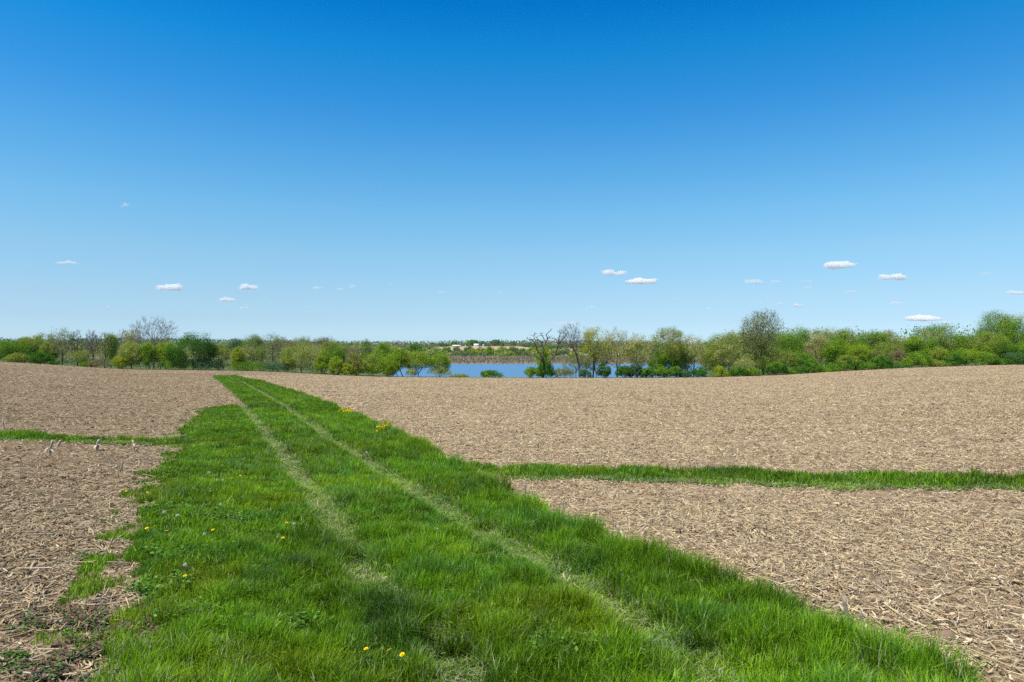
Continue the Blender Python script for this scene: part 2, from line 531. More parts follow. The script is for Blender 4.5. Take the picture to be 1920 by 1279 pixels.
KIND = {   # n points, trunk fraction, leaf cover, scatter, leaf size, crown shape
    'bare':   dict(n=330, tf=0.28, cov=0.0, shape='vase', twig=5, bark=BARK),
    'hazy':   dict(n=260, tf=0.25, cov=0.35, shape='vase', twig=3, bark=BARK),
    'sparse': dict(n=240, tf=0.22, cov=1.9, shape='round', twig=1, bark=BARK),
    'medium': dict(n=220, tf=0.12, cov=5.8, shape='round', twig=0, bark=BARK),
    'dense':  dict(n=220, tf=0.08, cov=8.5, shape='round', twig=0, bark=BARK_D),
    'bush':   dict(n=90, tf=0.0, cov=7.0, shape='dome', twig=0, bark=BARK_D),
    'thin':   dict(n=90, tf=0.0, cov=2.4, shape='dome', twig=1, bark=BARK),
    'cone':   dict(n=90, tf=0.04, cov=3.4, shape='cone', twig=0, bark=BARK_D),
}

def build_tree(name, cat, label, group, loc, H, W, kind, tint, rng, spine=None, leaf=0.11, cov=None, tf=None, tint2=None, f2=0.35, lean=0.0, bark=None, rbase=None, D=None, nmul=1.0):
    K = KIND[kind]
    tf = K['tf'] if tf is None else tf
    cov = K['cov'] if cov is None else cov
    root = empty(name, loc, 0.0)
    tag(root, label, cat, group)
    n = int(K['n'] * nmul)
    pts, lid = lobes_points(H, W, tf, n, rng, lean=lean, shape=K['shape'], D=D)
    if spine is None:
        if K['shape'] == 'dome':
            seeds = [(0, 0, -0.3), (0, 0, 0.03 * H)]; sp = [0, 0]
        else:
            seeds = [(0, 0, -0.4)]; sp = [0]
            m = 5; x = y = 0.0
            top = H * (tf + 0.30 * (1 - tf))
            for q in range(1, m + 1):
                x += rng.normal() * 0.012 * H + lean * top / m * 0.5; y += rng.normal() * 0.012 * H
                seeds.append((x, y, top * q / m)); sp.append(q - 1)
    else:
        seeds, sp = spine
    P, par, order = grow(seeds, sp, pts, 0.35 if kind not in ('bare', 'hazy') else 0.55)
    if K['shape'] != 'dome':      # take the kinks out of the limbs
        ns = len(seeds)
        for _ in range(2):
            cs = np.zeros_like(P); cn = np.zeros(len(P))
            np.add.at(cs, par[1:], P[1:]); np.add.at(cn, par[1:], 1)
            inner = (cn > 0) & (np.arange(len(P)) >= ns)
            P[inner] = 0.4 * P[inner] + 0.3 * P[par[inner]] + 0.3 * (cs[inner] / cn[inner][:, None])
    rb = rbase or max(0.05, 0.0160 * H)
    if K['shape'] == 'dome': rb = max(0.03, 0.012 * H)
    r, nch = radii(P, par, 0.016 if kind in ('bare', 'hazy') else 0.014, rb, 1.75 if kind in ('bare', 'hazy') else 2.1)
    # fine twigs
    if K['twig']:
        tips = np.where((nch <= 1) & (np.arange(len(P)) >= len(seeds)))[0]
        tw = np.repeat(tips, K['twig'])
        base = P[tw]
        dirn = P[tw] - P[par[tw]]
        dirn /= np.maximum(np.linalg.norm(dirn, axis=1, keepdims=True), 1e-6)
        dirn = dirn + rng.normal(size=dirn.shape) * 0.6 + np.array([0, 0, 0.35])
        dirn /= np.linalg.norm(dirn, axis=1, keepdims=True)
        ln = rng.uniform(0.035, 0.085, (len(tw), 1)) * H
        P = np.concatenate([P, base + dirn * ln]); par = np.concatenate([par, tw])
        r = np.concatenate([r, np.full(len(tw), 0.010)])
    me = skeleton_mesh(name + '_trunk', P, par, r, bark or K['bark'])
    mesh_obj('trunk' if K['shape'] != 'dome' else 'stems', me, root)
    if cov > 0:
        area = W * H * (1 - tf) * 0.78
        nl = int(cov * area / (leaf * leaf * 1.1))
        nl = min(nl, 26000)
        src = np.arange(len(seeds), len(seeds) + len(order))
        cidx = rng.choice(src, nl)
        cenl = np.array([pts[lid == q].mean(0) for q in range(lid.max() + 1)])
        radl = np.array([pts[lid == q].std(0).mean() * 1.7 for q in range(lid.max() + 1)])
        nl_id = lid[order[cidx - len(seeds)]]
        sig = max(0.18, {'dense': 0.062, 'medium': 0.060, 'bush': 0.060, 'thin': 0.055, 'sparse': 0.043}.get(kind, 0.036) * max(min(W, 12.0), H) * 0.9)
        C = P[cidx] + np.clip(rng.normal(size=(nl, 3)), -1.6, 1.6) * sig
        if K['shape'] == 'cone':
            C = P[cidx] + rng.normal(size=(nl, 3)) * np.array([0.03 * W, 0.03 * W, 0.02 * H]) * 1.5
        C[:, 2] = np.clip(C[:, 2], 0.03, None)
        cen = np.array([0, 0, H * (0.30 if K['shape'] == 'dome' else 0.5 + 0.25 * tf)])
        ou = C - cen
        ou /= np.maximum(np.linalg.norm(ou, axis=1, keepdims=True), 1e-6)
        ou = 0.75 * ou + 1.25 * (C - cenl[nl_id]) / radl[nl_id][:, None]
        for nm, mat, sel in (('crown', LEAF[tint], slice(None)),):
            if tint2:
                kz = vnoise(C[:, 0] * 1.0, C[:, 2], 0.18 * max(W, 1)) + 0.25 * rng.random(nl)
                mk = kz > np.quantile(kz, 1 - f2)
                V, Q = leaf_quads(C, leaf, rng, ou, 1.25)
                me = fast_mesh(name + '_crown', V, Q, mats=[LEAF[tint], LEAF[tint2]])
                me.polygons.foreach_set('material_index', mk.astype(np.int32))
            else:
                V, Q = leaf_quads(C, leaf, rng, ou, 1.25)
                me = fast_mesh(name + '_crown', V, Q, mats=mat)
            mesh_obj('crown' if K['shape'] != 'dome' else 'foliage', me, root)
    return root

def zat(row, Y):
    return CAMZ - (row - HOR) / F * Y

def px_spine(lines, px0, Y, zb, rng, dj=0.9):
    """limbs given as photo pixels -> seeds in tree space, with depth of their own."""
    seeds = []; par = []
    key = {}
    for ln in lines:
        prev = None; dep = None
        drift = rng.normal() * dj
        for s, (x, row) in enumerate(ln):
            kq = (x, row)
            if kq in key:
                prev = key[kq]; continue
            X = (x - px0) / F * Y; Z = zat(row, Y) - zb
            yy = 0.0 if prev is None else seeds[prev][1] + drift * 0.35
            seeds.append((X, yy, Z)); par.append(prev if prev is not None else 0)
            key[kq] = len(seeds) - 1
            prev = key[kq]
    seeds[0] = (seeds[0][0], seeds[0][1], -0.4)
    return seeds, par

NTREE = [0]
def tree(px, top, w, Y, kind, tint, label, group, name=None, lines=None, **kw):
    rng = np.random.default_rng(1000 + NTREE[0]); NTREE[0] += 1
    X = (px - 960) / F * Y
    zb = float(zground(X, Y))
    H = zat(top, Y) - zb
    W = w / F * Y
    sp = px_spine(lines, px, Y, zb, rng) if lines else None
    cat = 'bush' if kind in ('bush', 'thin') else 'tree'
    nm = name or {'bare': 'bare_tree', 'bush': 'bush', 'thin': 'bush', 'cone': 'conifer_tree'}.get(kind, 'deciduous_tree')
    kw.setdefault('D', min(W, 9.0) if kind != 'bush' else min(W, 5.0))
    return build_tree(nm, cat, label, group, (X, Y, zb), H, W, kind, tint, rng, spine=sp, **kw)

# ================================================================ SETTING
def build_field():
    ys = np.concatenate([np.linspace(-9, 3, 14, endpoint=False), 3 * (183.0 / 3) ** np.linspace(0, 1, 380)])
    v = np.concatenate([np.linspace(-1.6, -0.8, 24, endpoint=False), np.linspace(-0.8, 0.8, 320), np.linspace(0.8, 1.6, 25)[1:]])
    YY, VV = np.meshgrid(ys, v, indexing='ij')
    XX = VV * (YY + 12)
    wob = np.where(YY > 182, 0, 0)
    ZZ = zfield(XX, YY) + 0.03 * (1 - sstep(12, 30, YY)) * (vnoise(XX, YY, 0.35) - .5)
    d, h, dry = cover(XX, YY)
    rut = (dry > 0.3) * 0.15
    gl = np.where(d > 0.3, np.clip(d * 1.1, 0, 1), 0.0) * (1 - rut)
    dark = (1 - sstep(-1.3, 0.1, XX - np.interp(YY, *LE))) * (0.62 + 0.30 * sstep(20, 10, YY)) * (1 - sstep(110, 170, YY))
    dark = dark + 0.35 * sstep(125, 150, YY) * 0 
    n, mcol = YY.shape
    idx = np.arange(n * mcol).reshape(n, mcol)
    Q = np.stack([idx[:-1, :-1], idx[:-1, 1:], idx[1:, 1:], idx[1:, :-1]], -1).reshape(-1, 4)
    V = np.stack([XX, YY, ZZ], -1).reshape(-1, 3)
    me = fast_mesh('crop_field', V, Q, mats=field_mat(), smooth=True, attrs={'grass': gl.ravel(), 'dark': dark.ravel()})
    o = mesh_obj('crop_field', me)
    tag(o, 'tilled brown crop field covered in corn residue', 'field', kind='structure')
build_field()

def build_ground():
    ys = 150 * (5200.0 / 150) ** np.linspace(0, 1, 150)
    ys = np.sort(np.concatenate([ys, [182, 183, 186, 400, 405, 410, 415, 420, 430]]))
    v = np.linspace(-1.6, 1.6, 260)
    YY, VV = np.meshgrid(ys, v, indexing='ij')
    XX = VV * YY
    ZZ = zground(XX, YY)
    idx = np.arange(YY.size).reshape(YY.shape)
    Q = np.stack([idx[:-1, :-1], idx[:-1, 1:], idx[1:, 1:], idx[1:, :-1]], -1).reshape(-1, 4)
    green = np.array([0.085, 0.125, 0.030]); scrub = np.array([0.110, 0.105, 0.055]); marsh = np.array([0.205, 0.150, 0.100]); tan = np.array([0.36, 0.27, 0.17])
    n = vnoise(XX, YY, 60)[..., None]; n2 = vnoise(XX * 1.0, YY * 0.35, 130)[..., None]
    c = scrub * (1 - n) + green * n
    m = (sstep(404, 412, YY) * (1 - sstep(610, 660, YY)))[..., None]
    c = c * (1 - m) + marsh * (0.85 + 0.3 * n) * m
    f = (sstep(700, 760, YY))[..., None]
    far = np.where((n2 > 0.61) & (YY[..., None] < 1350) & (XX / YY > -0.24)[..., None], tan, green * 0.8)
    c = c * (1 - f) + far * f
    me = fast_mesh('ground', np.stack([XX, YY, ZZ], -1).reshape(-1, 3), Q, cols=c.reshape(-1, 3), mats=attr_mat('ground_cover_soil'), smooth=True)
    tag(mesh_obj('ground', me), 'low green and brown land around the lake and beyond', 'land', kind='structure')
build_ground()

def build_lake():
    xs = np.linspace(-190, 190, 60); ys = np.linspace(205, 414, 40)
    YY, XX = np.meshgrid(ys, xs, indexing='ij')
    idx = np.arange(YY.size).reshape(YY.shape)
    Q = np.stack([idx[:-1, :-1], idx[:-1, 1:], idx[1:, 1:], idx[1:, :-1]], -1).reshape(-1, 4)
    V = np.stack([XX, YY, np.full_like(XX, LAKE_Z)], -1).reshape(-1, 3)
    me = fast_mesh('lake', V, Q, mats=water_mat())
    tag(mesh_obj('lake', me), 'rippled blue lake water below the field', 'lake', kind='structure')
build_lake()

def scatter(y0, y1, rho, width, n=None, rng=RNG):
    """samples Y with density rho(Y)*width(Y); returns Y."""
    t = np.linspace(y0, y1, 4000)
    pdf = rho(t) * width(t)
    cdf = np.cumsum(pdf) * (t[1] - t[0])
    n = int(cdf[-1]) if n is None else n
    return np.interp(rng.random(n) * cdf[-1], cdf, t)

# ---------------------------------------------------------------- grass
def blades(X, Y, h, dry, rng, droop=1.0, wmul=1.0, bright=1.0):
    n = len(X)
    Z = zfield(X, Y) - 0.01
    an = rng.uniform(0, 2 * np.pi, n)
    lean = np.abs(rng.normal(0.0, 0.34, n)) * droop + 0.08 + 0.9 * (dry > 0.3) * rng.random(n)
    lean = np.minimum(lean, 1.35)
    # a light breeze bends everything a little towards the right
    dx = np.cos(an) * np.sin(lean) + 0.03; dy = np.sin(an) * np.sin(lean) - 0.02; dz = np.cos(lean)
    fa = an + np.pi / 2 + rng.normal(0, 0.5, n)
    w = 0.0029 * np.maximum(1, Y / 6.0) ** 0.55 * rng.uniform(0.7, 1.5, n) * wmul
    wx = np.cos(fa) * w; wy = np.sin(fa) * w
    B = np.stack([X, Y, Z], 1)
    m = B + np.stack([dx * 0.38, dy * 0.38, 0.58 * np.ones(n)], 1) * h[:, None]
    t = B + np.stack([dx * (1.0 + 0.3 * lean), dy * (1.0 + 0.3 * lean), 0.55 + 0.45 * dz - 0.15 * lean], 1) * h[:, None]
    Wv = np.stack([wx, wy, np.zeros(n)], 1)
    V = np.stack([B - Wv, B + Wv, m + Wv * 0.85, m - Wv * 0.85, t], 1).reshape(-1, 3)
    b = (np.arange(n) * 5)[:, None]
    Q = b + np.array([[0, 1, 2, 3]]); T = b + np.array([[3, 2, 4]])
    g1 = np.array([0.050, 0.140, 0.004]); g2 = np.array([0.215, 0.365, 0.016]); yl = np.array([0.300, 0.400, 0.012]); bl = np.array([0.070, 0.190, 0.030])
    st = np.array([0.47, 0.50, 0.25])
    k = rng.random(n)[:, None]
    pz = vnoise(X, Y, 0.9); p2 = vnoise(X + 77, Y - 31, 0.45); p3 = vnoise(X - 5, Y + 3, 2.3)
    c = g1 * (1 - k) + g2 * k
    ky = np.clip((pz - 0.55) * 3.0, 0, 1)[:, None] * 0.5
    c = c * (1 - ky) + yl * ky * (0.6 + 0.5 * k)
    kb = np.clip((p2 - 0.58) * 3.2, 0, 1)[:, None] * 0.6
    c = c * (1 - kb) + bl * kb
    c = c * np.exp(rng.normal(0, 0.28, (n, 1)))
    c = c * (0.70 + 0.60 * p3[:, None]) * (0.72 + 0.56 * vnoise(X + 3, Y - 8, 0.22)[:, None])
    isd = (rng.random(n) < (dry * 0.66 + 0.018))[:, None]
    c = np.where(isd, st * rng.uniform(0.6, 1.1, (n, 1)), c) * bright
    tone = np.array([0.45, 0.45, 1.0, 1.0, 1.3])  # root vertices darkened to paint the shaded gaps between blades
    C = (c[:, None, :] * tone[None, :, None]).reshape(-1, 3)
    return V, Q, T, C

GRASS = leaf_mat('grass_blade', (0, 0, 0), source='Col', trans=0.46, gloss=0.010)
def build_grass():
    rng = np.random.default_rng(21)
    parts = []
    rho = lambda t: 15000 * np.minimum(1, (6.5 / t) ** 1.25)
    wid = lambda t: (np.interp(t, *RE) + 0.6) - (np.interp(t, *LE) - 1.6)
    Y = scatter(2.4, Y_END + 3, rho, wid, rng=rng)
    a = np.interp(Y, *LE) - 1.6; b = np.interp(Y, *RE) + 0.6
    # before the curve tables start, carry the border straight on
    Y0 = LE[0][0]
    X = a + rng.random(len(Y)) * (b - a) + np.where(Y < Y0, (Y0 - Y) * 0.45, 0)
    # gather blades in tufts
    tuft = vnoise(X, Y, 0.16)
    d, h, dry = cover(X, Y)
    keep = rng.random(len(X)) < d * (0.45 + 0.75 * tuft)
    # strips are sampled apart
    re = np.interp(Y, *RE)
    X, Y, h, dry, tf_ = X[keep], Y[keep], h[keep], dry[keep], tuft[keep]
    h = h * rng.uniform(0.5, 1.4, len(X)) * (0.50 + 0.70 * tf_ + 0.45 * vnoise(X, Y, 0.38))
    parts.append(blades(X, Y, h, dry, rng))
    # the two cross strips
    for x0, x1, y0, y1, n in ((-1.5, 15.0, 10.0, 16.0, 330000), (-16.0, -5.0, 12.0, 24.0, 300000)):
        Xs = rng.uniform(x0, x1, n); Ys = rng.uniform(y0, y1, n)
        le = np.interp(Ys, *LE); re = np.interp(Ys, *RE)
        out = (Xs > re + 0.6) | (Xs < le - 1.6)
        Xs, Ys = Xs[out], Ys[out]
        d, h, dry = cover(Xs, Ys)
        k = rng.random(len(Xs)) < d * (0.5 + 0.6 * vnoise(Xs, Ys, 0.2))
        Xs, Ys, h, dry = Xs[k], Ys[k], h[k], dry[k]
        parts.append(blades(Xs, Ys, h * rng.uniform(0.6, 1.4, len(Xs)), dry, rng))
    # rank dark tufts and long pale seed blades
    tx = [unproj(*p) for p in ((612, 1045), (640, 1060), (590, 1030), (735, 1165), (775, 1178), (700, 1150), (750, 1215), (560, 1085), (905, 1000), (420, 845), (462, 840), (770, 870), (690, 935), (880, 1060), (1265, 1072), (1480, 1155), (990, 1190), (1100, 1010), (330, 1180), (850, 1235), (1310, 1230), (1020, 1010))]
    for i, (x, y) in enumerate(tx):
        n = 900 if i < 8 else 320
        s = 0.10 if i < 8 else 0.08
        Xs = x + rng.normal(0, s, n); Ys = y + rng.normal(0, s * 0.8, n)
        parts.append(blades(Xs, Ys, rng.uniform(0.14, 0.32, n) * (1 if i < 8 else 0.85), np.full(n, 0.06), rng, droop=1.5, bright=0.62))
    Y = scatter(2.6, 30, lambda t: 60 * np.minimum(1, 9 / t), wid, rng=rng)
    a = np.interp(Y, *LE); b = np.interp(Y, *RE)
    X = a + rng.random(len(Y)) * (b - a)
    d, h, dry = cover(X, Y)
    k = d > 0.5
    X, Y, h = X[k], Y[k], h[k]
    V, Q, T, C = blades(X, Y, h * 1.25 + 0.05, np.full(len(X), 0.5), rng, droop=2.0, wmul=0.8)
    parts.append((V, Q, T, C))
    off = 0; VV = []; QQ = []; TT = []; CC = []
    for V, Q, T, C in parts:
        VV.append(V); QQ.append(Q + off); TT.append(T + off); CC.append(C); off += len(V)
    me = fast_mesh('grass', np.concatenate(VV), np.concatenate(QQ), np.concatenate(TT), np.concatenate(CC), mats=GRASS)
    o = mesh_obj('grass', me)
    tag(o, 'lush green grass growing on the farm track and in two cross strips', 'grass', kind='stuff')
    print('grass blades', off // 5)
build_grass()

# ---------------------------------------------------------------- corn residue lying on the soil
STRAW = attr_mat('dry_corn_straw', 0.75, 0.25)
def build_residue():
    rng = np.random.default_rng(5)
    VV = []; QQ = []; CC = []; off = 0
    def add(V, Q, C):
        nonlocal off
        VV.append(V); QQ.append(Q + off); CC.append(C); off += len(V)
    rho = lambda t: 1500 * np.minimum(1, (8.5 / t) ** 1.55)
    Y = scatter(2.2, EDGE - 1, rho, lambda t: 1.75 * (t + 1.5), rng=rng)
    n0 = len(Y)
    X = (rng.random(n0) - 0.5) * 1.75 * (Y + 1.5)
    d, h, dry = cover(X, Y)
    thick = 0.45 + 0.9 * vnoise(X, Y, 1.3) * vnoise(X + 9, Y + 4, 0.5) * 2
    thick = thick * (0.55 + 0.9 * vnoise(X * 0.5, Y, 13)) * (0.8 + 0.4 * vnoise(X, Y, 40))
    k = (rng.random(n0) < thick) & (d < 0.2)
    k &= ~((X < np.interp(Y, *LE) - 0.8) & (rng.random(n0) < 0.35))
    k |= (d > 0.2) & (dry > 0.35) & (rng.random(n0) < 0.10)
    X, Y = X[k], Y[k]; n = len(X)
    near_le = np.abs(X - np.interp(Y, *LE)) < 1.4
    sc_ = np.where((X < np.interp(Y, *LE)) & (Y < 14), 0.88, 0.70 + 0.1 * sstep(9, 16, Y)) * np.maximum(1, Y / 11.0) ** 0.40
    kind = rng.random(n)
    L = np.where(kind < 0.42, rng.uniform(0.03, 0.13, n), np.where(kind < 0.90, rng.uniform(0.05, 0.19, n), rng.uniform(0.05, 0.22, n))) * sc_
    W = np.where(kind < 0.42, rng.uniform(0.0035, 0.012, n), np.where(kind < 0.90, rng.uniform(0.0014, 0.004, n), rng.uniform(0.005, 0.009, n))) * sc_
    an = rng.uniform(0, 2 * np.pi, n)
    L = np.where((kind >= 0.90) & (rng.random(n) < 0.12), L * 2.2, L)
    tilt = rng.normal(0, 0.28, n) * np.where(L > 0.25, 0.3, 1.0)
    pal = np.array([[0.55, 0.425, 0.240], [0.46, 0.345, 0.190], [0.38, 0.30, 0.195], [0.60, 0.50, 0.34], [0.22, 0.16, 0.10], [0.44, 0.29, 0.145]])
    pi = rng.choice(len(pal), n, p=[0.27, 0.22, 0.18, 0.10, 0.15, 0.08])
    col = pal[pi] * rng.uniform(0.72, 1.12, (n, 1))
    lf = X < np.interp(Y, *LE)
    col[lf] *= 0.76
    Z = zfield(X, Y) + 0.012 + rng.random(n) ** 2 * 0.03
    dx = np.cos(an); dy = np.sin(an)
    # flat curled flakes and shreds: three cross rows
    fl = kind < 0.90
    def flakes(m):
        x, y, z, l, w, a, b, t = X[m], Y[m], Z[m], L[m], W[m], dx[m], dy[m], tilt[m]
        nn = len(x)
        curl = rng.normal(0, 0.22, nn) * l
        roll = rng.normal(0, 0.6, nn)
        rows = []
        for s in (-0.5, 0.0, 0.5):
            cx = x + a * l * s - b * curl * (1 - 4 * s * s) * 0.6
            cy = y + b * l * s + a * curl * (1 - 4 * s * s) * 0.6
            cz = z + l * s * t + np.abs(curl) * (4 * s * s) * 0.35
            ww = w * (1.0 if s == 0 else 0.55)
            ox = -b * ww; oy = a * ww; oz = ww * np.sin(roll)
            rows += [np.stack([cx - ox, cy - oy, cz - oz], 1), np.stack([cx + ox, cy + oy, cz + oz], 1)]
        V = np.stack(rows, 1).reshape(-1, 3)
        bb = (np.arange(nn) * 6)[:, None]
        Q = np.concatenate([bb + np.array([[0, 1, 3, 2]]), bb + np.array([[2, 3, 5, 4]])])
        C = np.repeat(col[m], 6, 0)
        add(V, Q, C)
    flakes(np.where(fl)[0])
    m = np.where(~fl)[0]
    x, y, z, l, w, a, b, t = X[m], Y[m], Z[m] + W[m], L[m], W[m], dx[m], dy[m], tilt[m]
    d3 = np.stack([a, b, t], 1) * (l / 2)[:, None]
    c3 = np.stack([x, y, z + 0.01], 1)
    V, Q = tubes(c3 - d3, c3 + d3, w, w * 0.9, 5)
    add(V, Q, np.repeat(col[m] * 1.02, 10, 0))
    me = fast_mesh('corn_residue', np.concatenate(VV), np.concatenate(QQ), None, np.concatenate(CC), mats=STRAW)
    tag(mesh_obj('corn_residue', me), 'broken corn stalks and dry husks littering the tilled soil', 'corn residue', kind='stuff')
    print('residue pieces', n)
build_residue()

def build_clods():
    rng = np.random.default_rng(12)
    ico = np.array([[0, 0, 1], [.894, 0, .447], [.276, .851, .447], [-.724, .526, .447], [-.724, -.526, .447], [.276, -.851, .447],
                    [.724, .526, -.447], [-.276, .851, -.447], [-.894, 0, -.447], [-.276, -.851, -.447], [.724, -.526, -.447], [0, 0, -1]])
    tri = np.array([[0,1,2],[0,2,3],[0,3,4],[0,4,5],[0,5,1],[1,6,2],[2,7,3],[3,8,4],[4,9,5],[5,10,1],[2,6,7],[3,7,8],[4,8,9],[5,9,10],[1,10,6],[11,7,6],[11,8,7],[11,9,8],[11,10,9],[11,6,10]])
    Y = scatter(2.5, 60, lambda t: 75 * np.minimum(1, (8.5 / t) ** 1.7), lambda t: 1.75 * (t + 1.5), rng=rng)
    X = (rng.random(len(Y)) - 0.5) * 1.75 * (Y + 1.5)
    d, h, dry = cover(X, Y)
    k = d < 0.15
    X, Y = X[k], Y[k]; n = len(X)
    s = rng.uniform(0.008, 0.030, n) * (1 + 1.2 * (rng.random(n) < 0.05)) * np.maximum(1, Y / 14) ** 0.5
    sc3 = np.stack([s * rng.uniform(.8, 1.5, n), s * rng.uniform(.8, 1.5, n), s * rng.uniform(.5, .8, n)], 1)
    V = ico[None] * sc3[:, None, :] * rng.uniform(0.72, 1.2, (n, 12, 1)) + np.stack([X, Y, zfield(X, Y) + s * 0.25], 1)[:, None, :]
    T = (np.arange(n) * 12)[:, None, None] + tri[None]
    C = np.repeat(np.array([0.255, 0.175, 0.118]) * rng.uniform(0.55, 1.2, (n, 1)), 12, 0)
    me = fast_mesh('soil_clods', V.reshape(-1, 3), None, T.reshape(-1, 3), C, mats=attr_mat('clod_soil', 0.95, 0.05), smooth=True)
    tag(mesh_obj('soil_clods', me), 'crumbly brown clods of soil between the straw', 'soil', kind='stuff')
build_clods()

def build_weeds():
    """purple and dark green nettles and seedlings in the bottom left corner, and broad weeds in the left border."""
    rng = np.random.default_rng(31)
    VV = []; CC = []
    def patch(px, py, rx, ry, n, pals, size, hmax):
        x, y = unproj(px, py)
        an = rng.uniform(0, 2 * np.pi, n); rr = np.sqrt(rng.random(n))
        X = x + np.cos(an) * rr * rx; Y = y + np.sin(an) * rr * ry
        k = vnoise(X, Y, 0.13) > 0.34
        X, Y = X[k], Y[k]
        C = np.stack([X, Y, zfield(X, Y) + 0.015 + rng.random(len(X)) ** 1.5 * hmax], 1)
        m = len(C)
        a = rng.normal(size=(m, 3)); a[:, 2] *= 0.35; a /= np.linalg.norm(a, axis=1, keepdims=True)
        b = np.cross(a, np.array([0, 0, 1.0])) + rng.normal(size=(m, 3)) * 0.3
        b -= a * (a * b).sum(1, keepdims=True); b /= np.linalg.norm(b, axis=1, keepdims=True)
        s = size * rng.uniform(0.5, 1.3, (m, 1))
        V = np.stack([C - a * s, C + b * s * 0.55, C + a * s, C - b * s * 0.55], 1).reshape(-1, 3)
        p = np.array(pals)[rng.integers(0, len(pals), m)] * rng.uniform(0.6, 1.3, (m, 1))
        VV.append(V); CC.append(np.repeat(p, 4, 0))
    pur = [[0.12, 0.065, 0.055], [0.15, 0.09, 0.065], [0.07, 0.10, 0.035], [0.09, 0.055, 0.045], [0.20, 0.13, 0.085], [0.06, 0.12, 0.04], [0.09, 0.15, 0.05]]
    grn = [[0.07, 0.15, 0.025], [0.10, 0.19, 0.035], [0.05, 0.11, 0.035]]
    for px, py, rx, ry, n in ((130, 1165, .42, .22, 2300), (250, 1185, .40, .22, 2300), (200, 1225, .40, .22, 2000), (300, 1175, .25, .16, 1200), (130, 1265, .35, .2, 1700), (330, 1200, .2, .16, 500), (230, 1290, .4, .22, 1700)):
        patch(px, py, rx, ry, n, [[c * 1.45 for c in cc] for cc in pur], 0.019, 0.06)
    for px, py, rx, ry, n in ((60, 1190, .18, .1, 150), (35, 1250, .25, .16, 330), (30, 1240, .12, .08, 120), (170, 1195, .2, .12, 220), (150, 1070, .10, .06, 90), (205, 985, .25, .12, 160), (165, 1050, .14, .1, 110), (150, 1270, .2, .15, 260), (1690, 1192, .05, .05, 60), (1385, 1100, .05, .04, 40), (820, 830, .15, .12, 70), (877, 862, .2, .15, 80)):
        patch(px, py, rx, ry, n, grn, 0.019, 0.05)
    for px, py, rx, ry, n in ((330, 960, .5, .35, 1500), (350, 1050, .45, .3, 1500), (300, 1110, .3, .25, 1000), (400, 900, .6, .6, 1300), (420, 980, .4, .3, 900), (310, 890, .5, .4, 700), (480, 1090, .3, .2, 700), (380, 1180, .4, .3, 1100), (560, 1190, .3, .2, 500), (900, 1180, .3, .2, 400), (1060, 1230, .3, .2, 400)):
        patch(px, py, rx, ry, n, [[0.10, 0.21, 0.03], [0.14, 0.27, 0.045], [0.07, 0.16, 0.03]], 0.022, 0.13)
    V = np.concatenate(VV); Q = np.arange(len(V)).reshape(-1, 4)
    me = fast_mesh('weeds', V, Q, None, np.concatenate(CC), mats=leaf_mat('weed_leaf', (0, 0, 0), source='Col', trans=0.25))
    tag(mesh_obj('weeds', me), 'low purple and green weeds along the left edge of the track', 'weeds', kind='stuff')
build_weeds()

# ---------------------------------------------------------------- dandelions
STEM = plain_mat('dandelion_stem', (0.12, 0.20, 0.05), 0.6, 0.2, 30)
PETAL = leaf_mat('dandelion_petal', (0.80, 0.60, 0.015), var=0.15, trans=0.25, hue=0.015)
FLUFF = leaf_mat('dandelion_fluff', (0.72, 0.72, 0.68), var=0.12, trans=0.4, hue=0.01)
def stem_mesh(h):
    k = 6; P = np.array([[0, 0, -0.02], [0.006, 0.002, h * 0.5], [0.002, 0.004, h]])
    V, Q = tubes(P[:-1], P[1:], np.array([0.0024, 0.002]), np.array([0.002, 0.0018]), k)
    return fast_mesh('dandelion_stem', V, Q, mats=STEM, smooth=True)
def flower_mesh():
    rng = np.random.default_rng(3); V = []; Q = []
    for ring, (r0, up, n) in enumerate(((0.021, 0.15, 22), (0.017, 0.45, 18), (0.011, 0.9, 12), (0.005, 1.4, 6))):
        for i in range(n):
            a = 2 * math.pi * (i + rng.random() * .6) / n
            d = np.array([math.cos(a), math.sin(a), up]); d /= np.linalg.norm(d)
            s = np.array([-math.sin(a), math.cos(a), 0]) * 0.0028
            b = len(V); p = d * 0.002
            V += [p - s * .6, p + s * .6, d * r0 + s, d * r0 - s]
            Q.append([b, b + 1, b + 2, b + 3])
    return fast_mesh('dandelion_flower', np.array(V), np.array(Q), mats=PETAL)
def fluff_mesh():
    rng = np.random.default_rng(4); n = 130
    d = rng.normal(size=(n, 3)); d /= np.linalg.norm(d, axis=1, keepdims=True)
    V, Q = tubes(np.zeros((n, 3)), d * 0.019, np.full(n, .0004), np.full(n, .0004), 3)
    V2, Q2 = leaf_quads(d * 0.020, 0.0042, rng)
    return fast_mesh('dandelion_fluff', np.concatenate([V, V2]), np.concatenate([Q, Q2 + len(V)]), mats=FLUFF)
DST = stem_mesh(0.17); DFL = flower_mesh(); DSE = fluff_mesh()
def dandelion(px, row, seed, label, group):
    x, y = unproj(px, row + 20)
    root = empty('dandelion_seed_head' if seed else 'dandelion_flower', (x, y, float(zfield(x, y))), random.uniform(0, 6))
    tag(root, label, 'dandelion', group)
    s = random.uniform(0.7, 1.0) * max(1.0, y / 9.0) ** 0.35
    st = mesh_obj('stem', DST, root)
    hd = mesh_obj('fluff' if seed else 'flower_head', DSE if seed else DFL, root, (0.002, 0.004, 0.17))
    hd.scale = (s, s, s); hd.rotation_euler = (random.uniform(-.5, .5), random.uniform(-.5, .5), 0)
GY1 = 'yellow dandelions on the ragged left edge of the grass'
